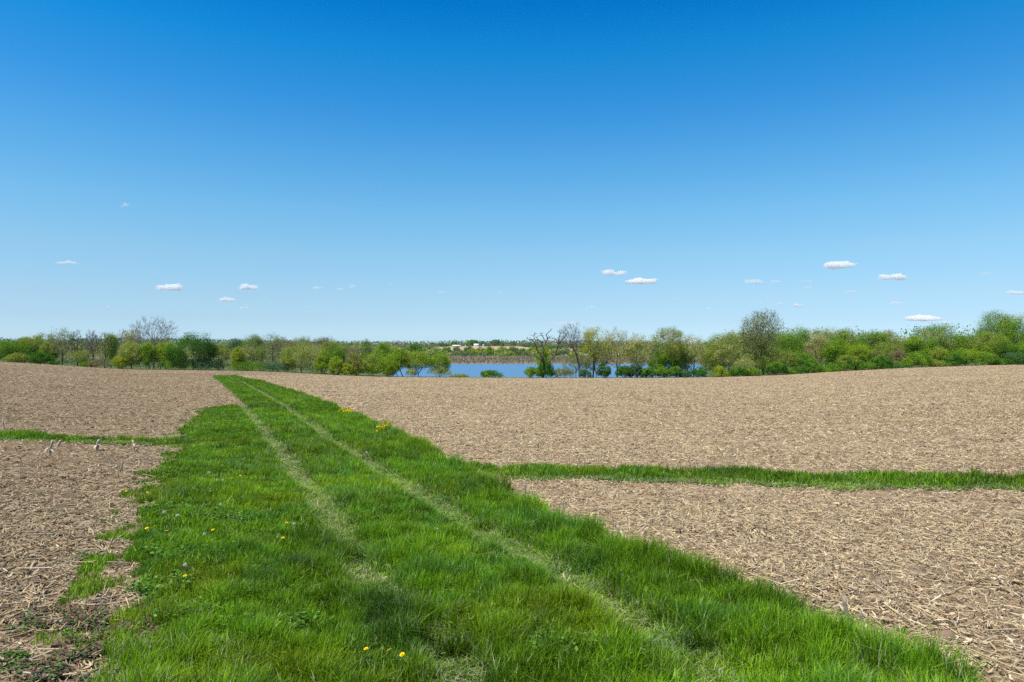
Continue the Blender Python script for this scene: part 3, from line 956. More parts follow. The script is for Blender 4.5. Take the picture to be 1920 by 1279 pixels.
for p, lab in (((277, 925), 'yellow dandelion on straw at the ragged grass edge, second from the top left'), ((237, 922), 'yellow dandelion farthest out on the bare straw left of the grass'),
               ((322, 938), 'small yellow dandelion just inside the ragged grass edge beside two on the straw'), ((276, 998), 'yellow dandelion beside a clump of pale cut stalks at the left grass edge'),
               ((312, 1003), 'yellow dandelion right beside another at the left grass edge'), ((437, 1025), 'double yellow dandelion deep in the left grass'),
               ((353, 1053), 'yellow dandelion above a brown bare gap in the left grass'), ((347, 1095), 'yellow dandelion near the purple weeds in the left border')):
    dandelion(*p, False, lab, GY1)
GY2 = 'yellow dandelions in the tall grass left of the left wheel rut'
for p, lab in (((451, 890), 'lone orange yellow dandelion halfway up the left grass'), ((537, 986), 'yellow dandelion left of a white seed head beside the left rut'),
               ((545, 986), 'yellow dandelion closest to the white seed head beside the left rut'), ((577, 992), 'yellow dandelion above the big dark grass tuft'),
               ((548, 1113), 'bright lone yellow dandelion below the big dark grass tuft'), ((400, 1001), 'orange tinted dandelion among dry stems in the left grass'),
               ((530, 1017), 'half hidden yellow dandelion below the pair by the left rut')):
    dandelion(*p, False, lab, GY2)
GY3 = 'yellow dandelions at the bottom of the track'
for p, lab in (((685, 1242), 'largest yellow dandelion in the grass at the lower edge of the photo'), ((730, 1244), 'second yellow dandelion in the grass at the lower edge of the photo'),
               ((755, 1253), 'half closed yellow dandelion lowest in the photo'), ((1181, 1183), 'small yellow dandelion near the lower end of the right rut')):
    dandelion(*p, False, lab, GY3)
GS = 'white dandelion seed heads in the track grass'
for p, lab in (((392, 884), 'white dandelion clock topmost in the left grass'), ((418, 900), 'white dandelion clock, right one of a close pair in the left grass'),
               ((407, 899), 'white dandelion clock, left one of a close pair in the left grass'), ((413, 949), 'large white dandelion clock in the middle of the left grass'),
               ((332, 972), 'white dandelion clock near the ragged left grass edge'), ((309, 965), 'white dandelion clock closest to the bare straw'),
               ((552, 988), 'white dandelion clock between two yellow dandelions'), ((384, 1009), 'white dandelion clock beside an orange dandelion'),
               ((348, 1072), 'faint white dandelion clock by a bare brown gap'), ((720, 1042), 'white dandelion clock standing in the left wheel rut'),
               ((687, 842), 'small white dandelion clock right of the right rut, higher up'), ((785, 909), 'bright white dandelion clock right of the right rut'),
               ((768, 917), 'white dandelion clock on the pale right rut'), ((821, 999), 'white dandelion clock between the two ruts')):
    dandelion(*p, True, lab, GS)

# ---------------------------------------------------------------- yellow mustard clumps on the right edge of the grass
def mustard(px, row, wpx, label, n, h):
    rng = np.random.default_rng(int(px))
    x, y = unproj(px, row)
    W = wpx / F * y
    root = empty('yellow_flower_clump', (x, y, float(zfield(x, y))))
    tag(root, label, 'wildflower', 'yellow flower clumps along the right grass border')
    b = np.stack([rng.normal(0, W / 6, n), rng.normal(0, W / 6, n), np.zeros(n)], 1)
    t = b * 1.5; t[:, 2] = h * rng.uniform(0.6, 1.0, n)
    V, Q = tubes(b - np.array([0, 0, .02]), t, np.full(n, .005), np.full(n, .003), 4)
    mesh_obj('stems', fast_mesh('mustard_stems', V, Q, mats=STEM), root)
    C = np.repeat(t, 12, 0) + rng.normal(0, 0.035, (n * 12, 3))
    V, Q = leaf_quads(C, 0.022, rng)
    mesh_obj('blossoms', fast_mesh('mustard_blossoms', V, Q, mats=PETAL), root)
mustard(650, 783, 26, 'dense bright yellow wildflower clump, the larger one on the right grass edge', 26, 0.36)
mustard(711, 818, 12, 'sparse yellow wildflower clump, left one of the lower pair on the grass edge', 9, 0.33)
mustard(724, 818, 14, 'sparse yellow wildflower clump, right one of the lower pair on the grass edge', 11, 0.36)

# ---------------------------------------------------------------- standing corn stubs
STUB = plain_mat('weathered_corn_stalk', (0.36, 0.30, 0.22), 0.75, 0.3, 25)
STUB_D = plain_mat('grey_corn_stalk', (0.27, 0.215, 0.165), 0.8, 0.3, 25)
HUSK = plain_mat('dry_husk', (0.50, 0.42, 0.30), 0.75, 0.25, 20)
GSTUB = 'cut corn stalks still standing at the edges of the field'
def stub(px, top, base, label, lean=0.0, wpx=4.0, dark=False, husk=True, bend=None):
    rng = np.random.default_rng(int(px * 7 + top))
    x, y = unproj(px, base)
    h = (base - top) / F * y * 1.03
    r = wpx / 2 / F * y
    root = empty('corn_stalk_stub', (x, y, float(zfield(x, y))))
    tag(root, label, 'corn stalk', GSTUB)
    P = [np.array([0, 0, -0.03])]; rad = [r * 1.15]
    for t in (0.22, 0.5, 0.78, 1.0):
        P.append(np.array([lean * h * t + rng.normal() * r * 0.25, rng.normal() * r * 0.25, h * t])); rad.append(r * (1.0 - 0.12 * t))
    if bend:
        P.append(P[-1] + np.array([bend * h * 0.45, 0.02, 0.04 * h])); rad.append(r * .8)
        P.append(P[-1] + np.array([bend * h * 0.5, -0.03, -0.10 * h])); rad.append(r * .5)
    P = np.array(P); rad = np.array(rad)
    # rings with a swollen node, joined into one stalk
    k = 8; V = []; Q = []
    for i, (p, rr) in enumerate(zip(P, rad)):
        for q in range(k):
            a = 2 * math.pi * q / k
            jag = rng.uniform(-0.4, 0.5) * r if i == len(P) - 1 else 0
            V.append(p + np.array([math.cos(a) * rr, math.sin(a) * rr, jag]))
        if i:
            for q in range(k):
                Q.append([(i - 1) * k + q, (i - 1) * k + (q + 1) % k, i * k + (q + 1) % k, i * k + q])
    T = [[(len(P) - 1) * k, (len(P) - 1) * k + q, (len(P) - 1) * k + q + 1] for q in range(1, k - 1)]
    mesh_obj('stalk', fast_mesh('corn_stalk', np.array(V), np.array(Q), np.array(T), mats=STUB_D if dark else STUB, smooth=True), root)
    if husk:
        V = []; Q = []
        for hsk in range(2):
            a = rng.uniform(0, 6.28); z0 = h * rng.uniform(0.2, 0.6); ln = h * rng.uniform(0.35, 0.6)
            d = np.array([math.cos(a), math.sin(a), 0]); s = np.array([-d[1], d[0], 0]) * r * 1.0
            b = len(V)
            for t, (o, zz) in enumerate(((0.9 * r, 0), (ln * .35, ln * .35), (ln * .75, ln * .1), (ln * .95, -ln * .3))):
                p = np.array([lean * z0, 0, z0 + zz]) + d * o; w = (1.0, .9, .6, .2)[t]
                V += [p - s * w, p + s * w]
                if t: Q.append([b + 2 * t - 2, b + 2 * t - 1, b + 2 * t + 1, b + 2 * t])
        mesh_obj('husk', fast_mesh('corn_husk', np.array(V), np.array(Q), mats=HUSK), root)
stub(92, 826, 853, 'pale leaning corn stub, leftmost in front of the left grass strip', 0.25, 5)
stub(107, 826, 838, 'short pale broken corn stub right behind the leaning one by the left grass strip', 0.5, 6, husk=False)
stub(179, 825, 847, 'split pale corn stub in the middle before the left grass strip', 0.25, 6)
stub(252, 826, 848, 'thin white upright corn stub nearest the track before the left grass strip', -0.12, 4)
stub(8, 788, 808, 'white corn stub standing beyond the left grass strip at the photo edge', -0.15, 3, husk=False)
stub(228, 866, 882, 'small grey corn stub out in the near left straw', 0.05, 4, husk=False)
stub(985, 905, 940, 'tall thin dark corn stub just below the right grass strip', 0.02, 3.2, True, False)
stub(1008, 936, 957, 'short dark corn stub beside the taller one below the right grass strip', -0.05, 3, True, False)
stub(1030, 940, 966, 'pale bent corn stub leaning left below the right grass strip', -0.5, 4.5, husk=False)
stub(1055, 937, 954, 'small dark corn stub right of the pale bent one', 0.1, 3, True, False)
stub(1162, 985, 1016, 'grey corn stub with loose husk beside the grass edge, near the middle of the photo', -0.1, 6)
stub(1188, 1008, 1026, 'pale stub slanting left next to the grass edge', -0.4, 5, husk=False)
stub(1365, 1074, 1102, 'brown upright corn stub on the grass edge', 0.0, 5, True, False)
stub(1385, 1066, 1104, 'slim pale corn stub leaning left, behind the brown one on the grass edge', -0.25, 5)
stub(1590, 1118, 1180, 'tallest grey corn stub with torn husks on the near right grass edge', -0.10, 9, True)
stub(1622, 1148, 1192, 'grey corn stub right beside the tallest one on the near grass edge', -0.2, 7, True)
stub(1680, 1184, 1218, 'thick folded grey corn stub leaning left on the near right grass edge', -0.35, 10, True, False)
stub(1752, 1200, 1240, 'corn stub with its top folded over to the right, lowest on the grass edge', 0.1, 5, True, True, bend=1.2)
stub(1008, 829, 843, 'lone dark corn stub out in the middle of the big field', 0.1, 3.5, True, False)
stub(1681, 852, 861, 'small pale corn stub far out above the right grass strip', -0.3, 3, False, False)
stub(752, 802, 818, 'white upright corn stub beside the sparse yellow flowers', 0.0, 1.6, False, False)
stub(738, 802, 814, 'thin white corn stub leaning left beside the sparse yellow flowers', -0.3, 1.6, False, False)

# ---------------------------------------------------------------- reed bed on the far shore
def build_reeds():
    rng = np.random.default_rng(77); n = 26000
    Y = 407 + rng.random(n) ** 0.8 * 240
    X = (rng.random(n) - 0.5) * 2 * 0.42 * Y
    Z = zground(X, Y)
    h = rng.uniform(0.5, 1.5, n) * (0.6 + 0.8 * vnoise(X, Y, 25)); w = rng.uniform(0.1, 0.45, n)
    a = rng.uniform(0, np.pi, n)
    o = np.stack([np.cos(a) * w, np.sin(a) * w, np.zeros(n)], 1)
    b = np.stack([X, Y, Z - .1], 1); t = b + np.stack([rng.normal(0, .3, n), rng.normal(0, .3, n), h], 1)
    V = np.stack([b - o, b + o, t + o * .4, t - o * .4], 1).reshape(-1, 3)
    z = vnoise(X * 0.4, Y, 45)[:, None]
    z = np.clip(z + 0.45 * sstep(470, 600, Y)[:, None] - 0.1, 0, 1)
    c = np.array([0.25, 0.185, 0.125]) * (1 - z) + np.array([0.15, 0.19, 0.075]) * z
    c = np.where(vnoise(X * .3, Y + 50, 30)[:, None] > .62, np.array([0.30, 0.225, 0.16]), c) * rng.uniform(.7, 1.2, (n, 1))
    me = fast_mesh('reed_bed', V, np.arange(4 * n).reshape(-1, 4), None, np.repeat(c, 4, 0), mats=attr_mat('dry_reed'))
    tag(mesh_obj('reed_bed', me), 'brown dry reed bed along the far side of the lake', 'reeds', kind='stuff')
build_reeds()

# ---------------------------------------------------------------- wooded ridge on the horizon
def build_far_wood():
    rng = np.random.default_rng(55)
    VV = []; MI = []
    def band(n, y0, y1, u0, u1, hh, size, pal, clump):
        Y = rng.uniform(y0, y1, n); U = rng.uniform(u0, u1, n); X = U * Y
        k = vnoise(X, Y, clump) > 0.30
        X, Y = X[k], Y[k]
        Z = zground(X, Y)
        top = hh * (0.55 + 0.75 * vnoise(X + 500, Y, clump * 0.18))
        C = np.stack([X, Y, Z + top * rng.random(len(X)) ** 0.6], 1)
        V, Q = leaf_quads(C, size, rng)
        ti = (vnoise(X, Y, 38) * 0.8 + rng.random(len(X)) * 0.2) * len(pal)
        VV.append(V); MI.append(np.array(pal)[np.clip(ti.astype(int), 0, len(pal) - 1)])
    # 0 far green, 1 blue green, 2 grey, 3 purple brown, 4 olive
    band(16000, 1500, 2300, -0.85, 0.9, 13, 2.2, [1, 0, 3, 0, 1], 160)
    band(9000, 2500, 3000, -0.85, 0.9, 15, 3.2, [1, 1, 0, 3], 260)
    band(9000, 700, 1150, -0.85, -0.17, 11, 1.2, [3, 0, 4, 2, 3, 0], 70)
    band(26000, 1350, 1600, -0.85, 0.9, 8, 2.0, [0, 1, 3, 0, 4], 120)
    V = np.concatenate(VV); m = np.concatenate(MI)
    me = fast_mesh('far_woods', V, np.arange(len(V)).reshape(-1, 4), mats=[LEAF['far'], LEAF['blue'], LEAF['grey'], LEAF['purple'], LEAF['olive']])
    me.polygons.foreach_set('material_index', m.astype(np.int32))
    tag(mesh_obj('far_woods', me), 'hazy wooded ridges along the horizon beyond the lake', 'woods', kind='stuff')
    def thicket(name, lab, n, y0, y1, u0, u1, hh, size, pal):
        VV.clear(); MI.clear()
        band(n, y0, y1, u0, u1, hh, size, pal, 26)
        V = np.concatenate(VV); m = np.concatenate(MI)
        me = fast_mesh(name, V, np.arange(len(V)).reshape(-1, 4), mats=[LEAF['far'], LEAF['blue'], LEAF['grey'], LEAF['purple'], LEAF['olive'], LEAF['mid']])
        me.polygons.foreach_set('material_index', m.astype(np.int32))
        tag(mesh_obj(name, me), lab, 'woods', kind='stuff')
    thicket('left_thicket', 'brownish half bare thicket filling the wood behind the left trees', 30000, 215, 430, -0.88, -0.27, 7.0, 0.30, [3, 2, 0, 3, 4, 2])
    thicket('right_thicket', 'shady green thicket filling the wood behind the right trees', 40000, 206, 420, 0.29, 0.95, 12.5, 0.36, [4, 5, 0, 4, 5, 1])
    thicket('left_undergrowth', 'low tangled undergrowth at the foot of the left trees', 14000, 186, 200, -0.88, -0.27, 2.4, 0.16, [5, 1, 2, 1, 0, 4])
    thicket('right_undergrowth', 'low shady undergrowth at the foot of the right trees', 14000, 187, 200, 0.16, 0.95, 2.6, 0.16, [1, 1, 0, 1, 5, 1])
build_far_wood()

# ================================================================ TREES (photo column, top row, width in photo pixels, distance)
GL = 'trees and bushes behind the left end of the field'
tree(18, 640, 70, 190, 'medium', 'mid', 'mid green rounded tree, leftmost in the photo', GL)
tree(57, 631, 60, 196, 'medium', 'olive', 'broad yellowish olive tree behind the dark low bush at far left', GL, tint2='lime')
tree(30, 662, 50, 184, 'bush', 'olive', 'olive scrub in front of the leftmost tree', GL)
tree(75, 660, 46, 184, 'bush', 'dark', 'dark glossy green low bush, darkest at the left field edge', GL)
tree(101, 678, 26, 183.5, 'bush', 'dark', 'small dark bush right of the dark low bush at far left', GL)
tree(84, 622, 30, 205, 'sparse', 'rust', 'thin brownish tree rising behind the broad olive tree', GL)
tree(93, 640, 34, 190, 'medium', 'olive', 'small olive tree in front of the thin brownish one', GL)
tree(115, 612, 40, 188, 'sparse', 'grey', 'tall grey green half leafed tree, tallest in the far left clump', GL, cov=1.08)
tree(146, 617, 30, 190, 'hazy', 'grey', 'nearly bare grey tree with a dark trunk right of the tall half leafed one', GL, bark=BARK_D)
tree(150, 655, 34, 186, 'medium', 'olive', 'low olive green tree under the nearly bare grey tree', GL, cov=1.89)
tree(172, 618, 24, 205, 'bare', 'grey', 'slim bare tree standing back between two grey trees', GL)
tree(197, 621, 36, 187, 'hazy', 'grey', 'grey bare tree with a dark forked trunk', GL, bark=BARK_D)
tree(186, 672, 40, 184.5, 'thin', 'purple', 'grey brown leafless thicket at the foot of the forked bare tree', GL)
tree(167, 678, 30, 184, 'bush', 'mid', 'green low bush under the slim bare tree', GL)
tree(209, 624, 17, 195, 'medium', 'bright', 'narrow bright green tree poking up beside the forked bare tree', GL)
tree(229, 617, 28, 210, 'bare', 'grey', 'bare thin tree left of the great bare tree', GL)
tree(248, 615, 34, 206, 'sparse', 'tan', 'tan budding tree leaning on the left of the great bare tree', GL)
tree(226, 668, 34, 185, 'medium', 'lime', 'small yellow green tree at the field edge left of the great bare tree', GL, tf=0.05)
tree(247, 642, 42, 187, 'medium', 'pale', 'pale green young tree in front of the great bare tree', GL, tint2='lime')
tree(279, 643, 36, 188, 'medium', 'bright', 'bright green tree with a deep shaded foot below the great bare tree', GL, tint2='mid')
tree(288, 592, 92, 196, 'bare', 'grey', 'great bare grey tree with a wide fan of branches', GL, nmul=1.7, bark=BARK_L,
     lines=[[(288, 693), (288, 660), (287, 642)], [(287, 642), (277, 628), (268, 616)], [(287, 642), (288, 624), (287, 608)], [(287, 642), (297, 626), (306, 612)], [(288, 660), (300, 644), (310, 630)]])
tree(300, 628, 40, 215, 'sparse', 'grey', 'grey green tree standing behind the right of the great bare tree', GL)
tree(311, 641, 36, 189, 'medium', 'bright', 'bright green tree against the left of the big dark round tree', GL, tint2='lime')
tree(362, 623, 94, 185.5, 'dense', 'deep', 'big dark green round tree, darkest and widest on the left', GL, cov=9.0, tint2='dark', f2=0.45, tf=0.03)
tree(418, 643, 34, 190, 'sparse', 'olive', 'thin olive tree right beside the big dark round tree', GL, cov=1.62, tint2='gold', f2=.25)
tree(446, 650, 24, 186, 'medium', 'lime', 'narrow yellow green tree, pointed like a flame', GL, tf=0.06)
tree(466, 646, 32, 192, 'sparse', 'pale', 'pale thin tree right of the flame shaped one', GL, cov=1.49)
tree(488, 648, 24, 190, 'sparse', 'olive', 'slender olive tree left of the tall grey open tree', GL, cov=1.62)
tree(512, 624, 46, 195, 'sparse', 'grey', 'tall open grey tree standing above its neighbours', GL, cov=0.94)
tree(476, 629, 44, 265, 'medium', 'grey', 'rounded grey green tree standing back behind the pale thin one', GL, tint2='mid')
tree(440, 635, 44, 300, 'medium', 'blue', 'bluish tree far back behind the flame shaped one', GL)
tree(565, 641, 76, 189, 'medium', 'pale', 'wide pale green dome shaped tree with dark stems', GL, tint2='olive', cov=2.56, tf=0.12)
tree(540, 665, 34, 187, 'medium', 'lime', 'small yellow green tree on the left of the wide pale dome', GL, cov=1.89)
tree(530, 632, 46, 310, 'sparse', 'purple', 'brownish bare wood tree far behind the tall grey open tree', GL)
tree(566, 630, 46, 330, 'medium', 'grey', 'grey green tree far behind the wide pale dome', GL, tint2='rust')
tree(604, 632, 50, 320, 'sparse', 'purple', 'purplish half bare tree far behind the yellow green bush', GL)
tree(628, 638, 56, 290, 'medium', 'olive', 'olive crown standing behind the row of yellow green bushes', GL)
tree(618, 628, 26, 420, 'bare', 'grey', 'tiny bare treetop sticking out of the far left wood', GL)
tree(390, 672, 60, 186, 'thin', 'blue', 'dark undergrowth under the right of the big dark round tree', GL)
tree(470, 678, 70, 186, 'thin', 'mid', 'low green undergrowth under the pale thin trees', GL, cov=2.97)
tree(520, 678, 50, 186, 'thin', 'blue', 'dark undergrowth left of the wide pale dome tree', GL, cov=2.97)
tree(330, 676, 50, 186, 'thin', 'mid', 'green undergrowth at the left foot of the big dark round tree', GL, cov=2.70)

GM = 'bushes and willows on the near bank left of the lake'
tree(608, 655, 38, 187, 'bush', 'bright', 'bright yellow green bush, leftmost of the row left of the lake', GM, tint2='lime')
tree(632, 666, 32, 185, 'bush', 'lime', 'yellow green oval bush second in the row left of the lake', GM, tint2='bright')
tree(632, 652, 34, 225, 'medium', 'mid', 'green tree peeping over the yellow green oval bush', GM)
tree(668, 660, 40, 187, 'medium', 'olive', 'olive tree with brown twigs in the middle of the row left of the lake', GM, tf=0.04, tint2='purple')
tree(655, 678, 30, 184.5, 'bush', 'lime', 'small yellow green bush at the foot of the olive tree with brown twigs', GM)
tree(656, 650, 40, 260, 'sparse', 'purple', 'brown grey half bare tree behind the olive tree left of the lake', GM, cov=1.62)
tree(700, 662, 50, 187, 'medium', 'bright', 'full light green tree, widest of the row left of the lake', GM, tf=0.03, tint2='olive', cov=5.40)
tree(687, 634, 20, 262, 'sparse', 'mid', 'tall scraggy tree with a tufted top behind the row left of the lake', GM, cov=1.76)
tree(718, 643, 32, 300, 'medium', 'bright', 'round green tree far behind the full light green one', GM)
tree(745, 652, 40, 188, 'medium', 'bright', 'slanting willow with a high light crown left of the lake', GM, tf=0.25, cov=4.59,
     lines=[[(756, 707), (750, 693), (746, 680), (742, 668)], [(750, 693), (740, 684)]])
tree(730, 665, 46, 186, 'medium', 'bright', 'low round willow crown leaning out at the foot of the slanting one', GM, tf=0.06, cov=5.67,
     lines=[[(747, 707), (741, 695), (736, 686), (732, 678)]])
tree(782, 660, 60, 187, 'medium', 'bright', 'spreading willow with a dark forked trunk before the water', GM, tf=0.25, cov=5.5, tint2='olive', bark=BARK_D,
     lines=[[(783, 708), (785, 700), (790, 692), (797, 684), (800, 675)], [(785, 700), (778, 690), (775, 680), (770, 672)]])
tree(772, 690, 26, 185, 'thin', 'pale', 'thin pale shrub at the foot of the spreading willow', GM)
tree(824, 663, 44, 188, 'medium', 'bright', 'loose light green tree at the left end of the open water', GM, cov=5.0, tf=0.16)
tree(824, 682, 46, 186, 'thin', 'pale', 'see through pale shrub under the loose light green tree by the water', GM, cov=1.49)
tree(860, 703, 40, 185, 'bush', 'olive', 'flat strip of low olive shrub by the left end of the open water', GM)
tree(921, 696, 46, 184, 'bush', 'dark', 'small dark green rounded bush alone in front of the open water', GM, tint2='bright', f2=0.3)

GR = 'trees on the near bank right of the open lake'
DEAD = [[(1018, 708), (1018, 687), (1017, 675)], [(1017, 675), (1015, 667), (1007, 660), (1004, 650), (1001, 643), (996, 638), (987, 636)], [(1004, 650), (1002, 640), (1000, 630), (1002, 626)],
        [(1017, 675), (1017, 658), (1018, 652), (1023, 643), (1027, 635), (1031, 633)], [(1027, 635), (1023, 628), (1030, 621)], [(1018, 652), (1015, 642), (1008, 638), (1006, 633)], [(1023, 643), (1017, 630), (1013, 626)],
        [(1018, 687), (1032, 675), (1040, 665), (1043, 653), (1045, 645), (1053, 635), (1058, 630)], [(1045, 645), (1045, 633), (1047, 626)], [(1045, 645), (1040, 637), (1033, 635)],
        [(1017, 675), (1005, 668), (995, 666), (988, 664), (983, 663)]]
def dead_tree():
    Y = 187; px0 = 1018; X = (px0 - 960) / F * Y; zb = float(zground(X, Y))
    rng = np.random.default_rng(400)
    seeds, par = px_spine(DEAD, px0, Y, zb, rng, dj=2.2)
    P = np.array(seeds); par = np.array(par)
    n0 = len(P)
    # short broken twigs
    ex = []; ep = []
    for i in range(6, n0):
        for _ in range(3):
            d = rng.normal(size=3); d[2] = abs(d[2]) * .8; d /= np.linalg.norm(d)
            ex.append(P[i] + d * rng.uniform(0.4, 1.3)); ep.append(i)
    P2 = np.concatenate([P, ex]); par2 = np.concatenate([par, ep]).astype(int)
    r, _ = radii(P2, par2, 0.038, 0.38)
    root = empty('dead_tree', (X, Y, zb))
    tag(root, 'dead tree with crooked leafless limbs and ivy round its trunk', 'tree', GR)
    mesh_obj('trunk', skeleton_mesh('dead_tree_trunk', P2, par2, r, BARK, 6), root)
    n = 1500
    C = np.stack([rng.normal(0, .75, n), rng.normal(0, .75, n), rng.uniform(0.4, 1.0, n) ** 1.0 * 7.6 + rng.normal(0, .3, n)], 1)
    C[:, :2] *= (0.45 + 0.9 * np.sin(np.clip((C[:, 2] - 2.5) / 5.5, 0, 1) * np.pi) ** 0.7)[:, None]
    V, Q = leaf_quads(C, 0.2, rng)
    mesh_obj('ivy', fast_mesh('dead_tree_ivy', V, Q, mats=LEAF['bright']), root)
dead_tree()
tree(999, 688, 36, 185, 'bush', 'mid', 'green mound of shrub left of the dead tree foot', GR, tint2='bright')
tree(1024, 678, 40, 185.5, 'bush', 'dark', 'very dark shrub hugging the foot of the dead tree', GR)
tree(1058, 689, 44, 185, 'thin', 'grey', 'pale grey green see through shrub between the dead and the bare tree', GR, cov=3.24)
tree(1074, 605, 60, 188, 'bare', 'grey', 'leaning bare tree with two long limbs over the water', GR, nmul=0.9, bark=BARK, tf=0.45,
     lines=[[(1087, 708), (1086, 690), (1082, 667), (1077, 655), (1068, 640), (1062, 628), (1056, 620)], [(1082, 667), (1081, 650), (1084, 638), (1090, 622)], [(1068, 640), (1075, 632), (1080, 622)], [(1086, 690), (1078, 697), (1070, 688), (1060, 684)]])
tree(1080, 664, 60, 192, 'hazy', 'olive', 'low twiggy olive tree behind the leaning bare tree', GR, cov=0.94)
tree(1116, 610, 50, 188, 'sparse', 'gold', 'golden leafed tree on a straight trunk', GR, cov=1.69, tf=0.34, tint2='pale', f2=.4, bark=BARK_D,
     lines=[[(1112, 708), (1113, 685), (1114, 668)], [(1114, 668), (1120, 650), (1122, 632)], [(1114, 668), (1106, 655), (1102, 640)], [(1122, 640), (1117, 622)]])
tree(1118, 660, 50, 191, 'sparse', 'olive', 'low olive sapling under the golden leafed tree', GR, cov=1.22)
tree(1157, 611, 62, 189, 'hazy', 'tan', 'wide grey tan budding tree right of the golden one', GR, cov=1.01, nmul=1.2, bark=BARK, tf=0.2)
tree(1194, 625, 52, 189, 'sparse', 'tan', 'tan leafed rounded tree left of the dark limbed oak', GR, cov=1.76, tint2='olive', tf=0.15)
tree(1254, 613, 72, 189, 'sparse', 'olive', 'broad oak with dark crooked limbs and rusty olive leaves', GR, cov=2.03, tint2='rust', f2=.5, bark=BARK_D, tf=0.35,
     lines=[[(1246, 708), (1247, 690), (1245, 668), (1244, 657)], [(1244, 657), (1238, 645), (1230, 638)], [(1245, 668), (1252, 655), (1258, 642), (1268, 632)], [(1252, 655), (1248, 640)]])
tree(1243, 660, 56, 190, 'medium', 'bright', 'green leafy tree under the broad oak', GR, tint2='mid', tf=0.1)
tree(1278, 650, 44, 191, 'medium', 'mid', 'mid green tree right of the broad oak trunk', GR, tint2='olive')
tree(1132, 680, 30, 185.5, 'bush', 'dark', 'dark pointed shrub right of the golden tree trunk', GR, tint2='blue')
tree(1096, 692, 26, 185, 'bush', 'blue', 'small dark bluish shrub between the leaning and the golden trunk', GR)
tree(1170, 684, 34, 185.5, 'bush', 'dark', 'dark shrub at the foot of the grey tan tree', GR)
tree(1192, 680, 30, 185.5, 'bush', 'blue', 'dark bluish shrub at the foot of the tan leafed tree', GR)
tree(1214, 686, 30, 185, 'bush', 'dark', 'dark shrub left of the broad oak trunk', GR, tint2='mid')
tree(1240, 688, 34, 185, 'bush', 'mid', 'leafy green shrub round the broad oak trunk', GR)
tree(1268, 686, 36, 185, 'bush', 'dark', 'dark shrub right of the broad oak trunk', GR, tint2='mid')
tree(1300, 626, 48, 190, 'sparse', 'tan', 'slim cream budded tree on a thin straight trunk', GR, cov=1.28, tint2='pale', tf=0.25)
tree(1311, 690, 32, 185, 'bush', 'dark', 'dark round shrub right of the slim cream tree', GR)
tree(1286, 694, 24, 185, 'bush', 'blue', 'low dark shrub under the slim cream tree', GR)
tree(1352, 686, 34, 186, 'bush', 'lime', 'yellow green shrub below the left end of the right wood', GR)
tree(1334, 696, 34, 185, 'thin', 'olive', 'low dry olive shrub between the dark round and the yellow green one', GR, cov=2.70)

GW = 'trees of the wood on the right'
tree(1365, 616, 48, 196, 'sparse', 'olive', 'olive tan tree with an ivied trunk, left end of the right wood', GW, cov=1.62, tint2='tan', tf=0.2)
tree(1336, 636, 54, 215, 'medium', 'olive', 'sloping left end of the right wood, behind the cream tree', GW, tint2='rust')
tree(1352, 626, 60, 240, 'medium', 'rust', 'rusty crown second from the left end of the right wood', GW, tint2='olive')
tree(1384, 618, 76, 235, 'medium', 'olive', 'olive crown behind the ivied olive tan tree', GW, tint2='rust')
tree(1427, 579, 90, 192, 'hazy', 'grey', 'tallest tree, open grey green dome on a thick dark trunk', GW, cov=1.35, nmul=1.9, tf=0.3, bark=BARK_D, leaf=0.14,
     lines=[[(1432, 708), (1431, 680), (1430, 655), (1431, 630)], [(1431, 630), (1424, 616), (1416, 605)], [(1431, 630), (1438, 614), (1444, 602)], [(1430, 655), (1420, 640), (1408, 622)], [(1431, 630), (1430, 610), (1428, 598)]])
tree(1430, 640, 104, 193, 'sparse', 'olive', 'broad olive lower growth around the tallest tree', GW, cov=2.03, tf=0.12, tint2='pale', f2=.3)
tree(1412, 619, 70, 240, 'medium', 'olive', 'olive crown left behind the tallest tree', GW)
tree(1395, 672, 44, 188, 'medium', 'pale', 'small pale green tree left of the tallest tree trunk', GW, cov=2.16)
tree(1458, 617, 70, 225, 'medium', 'mid', 'mid green crown right behind the tallest tree', GW, tint2='olive')
tree(1488, 613, 72, 205, 'medium', 'mid', 'full green crown right of the tallest tree', GW, tint2='bright', cov=5.40)
tree(1470, 655, 50, 190, 'sparse', 'olive', 'thin olive tree between the tallest tree and the grey brown one', GW, cov=1.89)
tree(1500, 660, 50, 192, 'medium', 'mid', 'shady green tree at the middle foot of the right wood', GW)
tree(1528, 616, 80, 250, 'medium', 'rust', 'rusty olive crown behind the grey brown budding tree', GW, tint2='olive')
tree(1532, 628, 48, 197, 'sparse', 'tan', 'grey brown budding tree among green ones', GW, cov=1.76, tint2='purple')
tree(1564, 614, 80, 260, 'medium', 'rust', 'rusty crown left behind the two big green domes', GW, tint2='olive')
tree(1566, 634, 56, 195, 'medium', 'bright', 'bright green rounded tree right of the grey brown one', GW, cov=5.40, tint2='mid')
tree(1594, 617, 76, 215, 'dense', 'olive', 'left one of the two big green domes', GW, tint2='mid', cov=6.21)
tree(1628, 617, 70, 210, 'dense', 'mid', 'right one of the two big green domes', GW, tint2='olive', cov=6.21)
tree(1606, 645, 56, 192, 'medium', 'bright', 'light green tree in front of the two big green domes', GW, tint2='lime', cov=5.40)
tree(1674, 620, 78, 225, 'medium', 'rust', 'rusty olive crown between the green domes and the large leafy tree', GW, tint2='olive', cov=5.40)
tree(1660, 640, 46, 197, 'medium', 'olive', 'olive tree below the rusty olive crown', GW, cov=2.97)
tree(1686, 648, 38, 189, 'thin', 'purple', 'purplish brown twiggy bush under the rusty olive crown', GW, cov=2.16)
tree(1644, 655, 34, 190, 'thin', 'purple', 'dark brown twiggy bush below the right green dome', GW, cov=2.43)
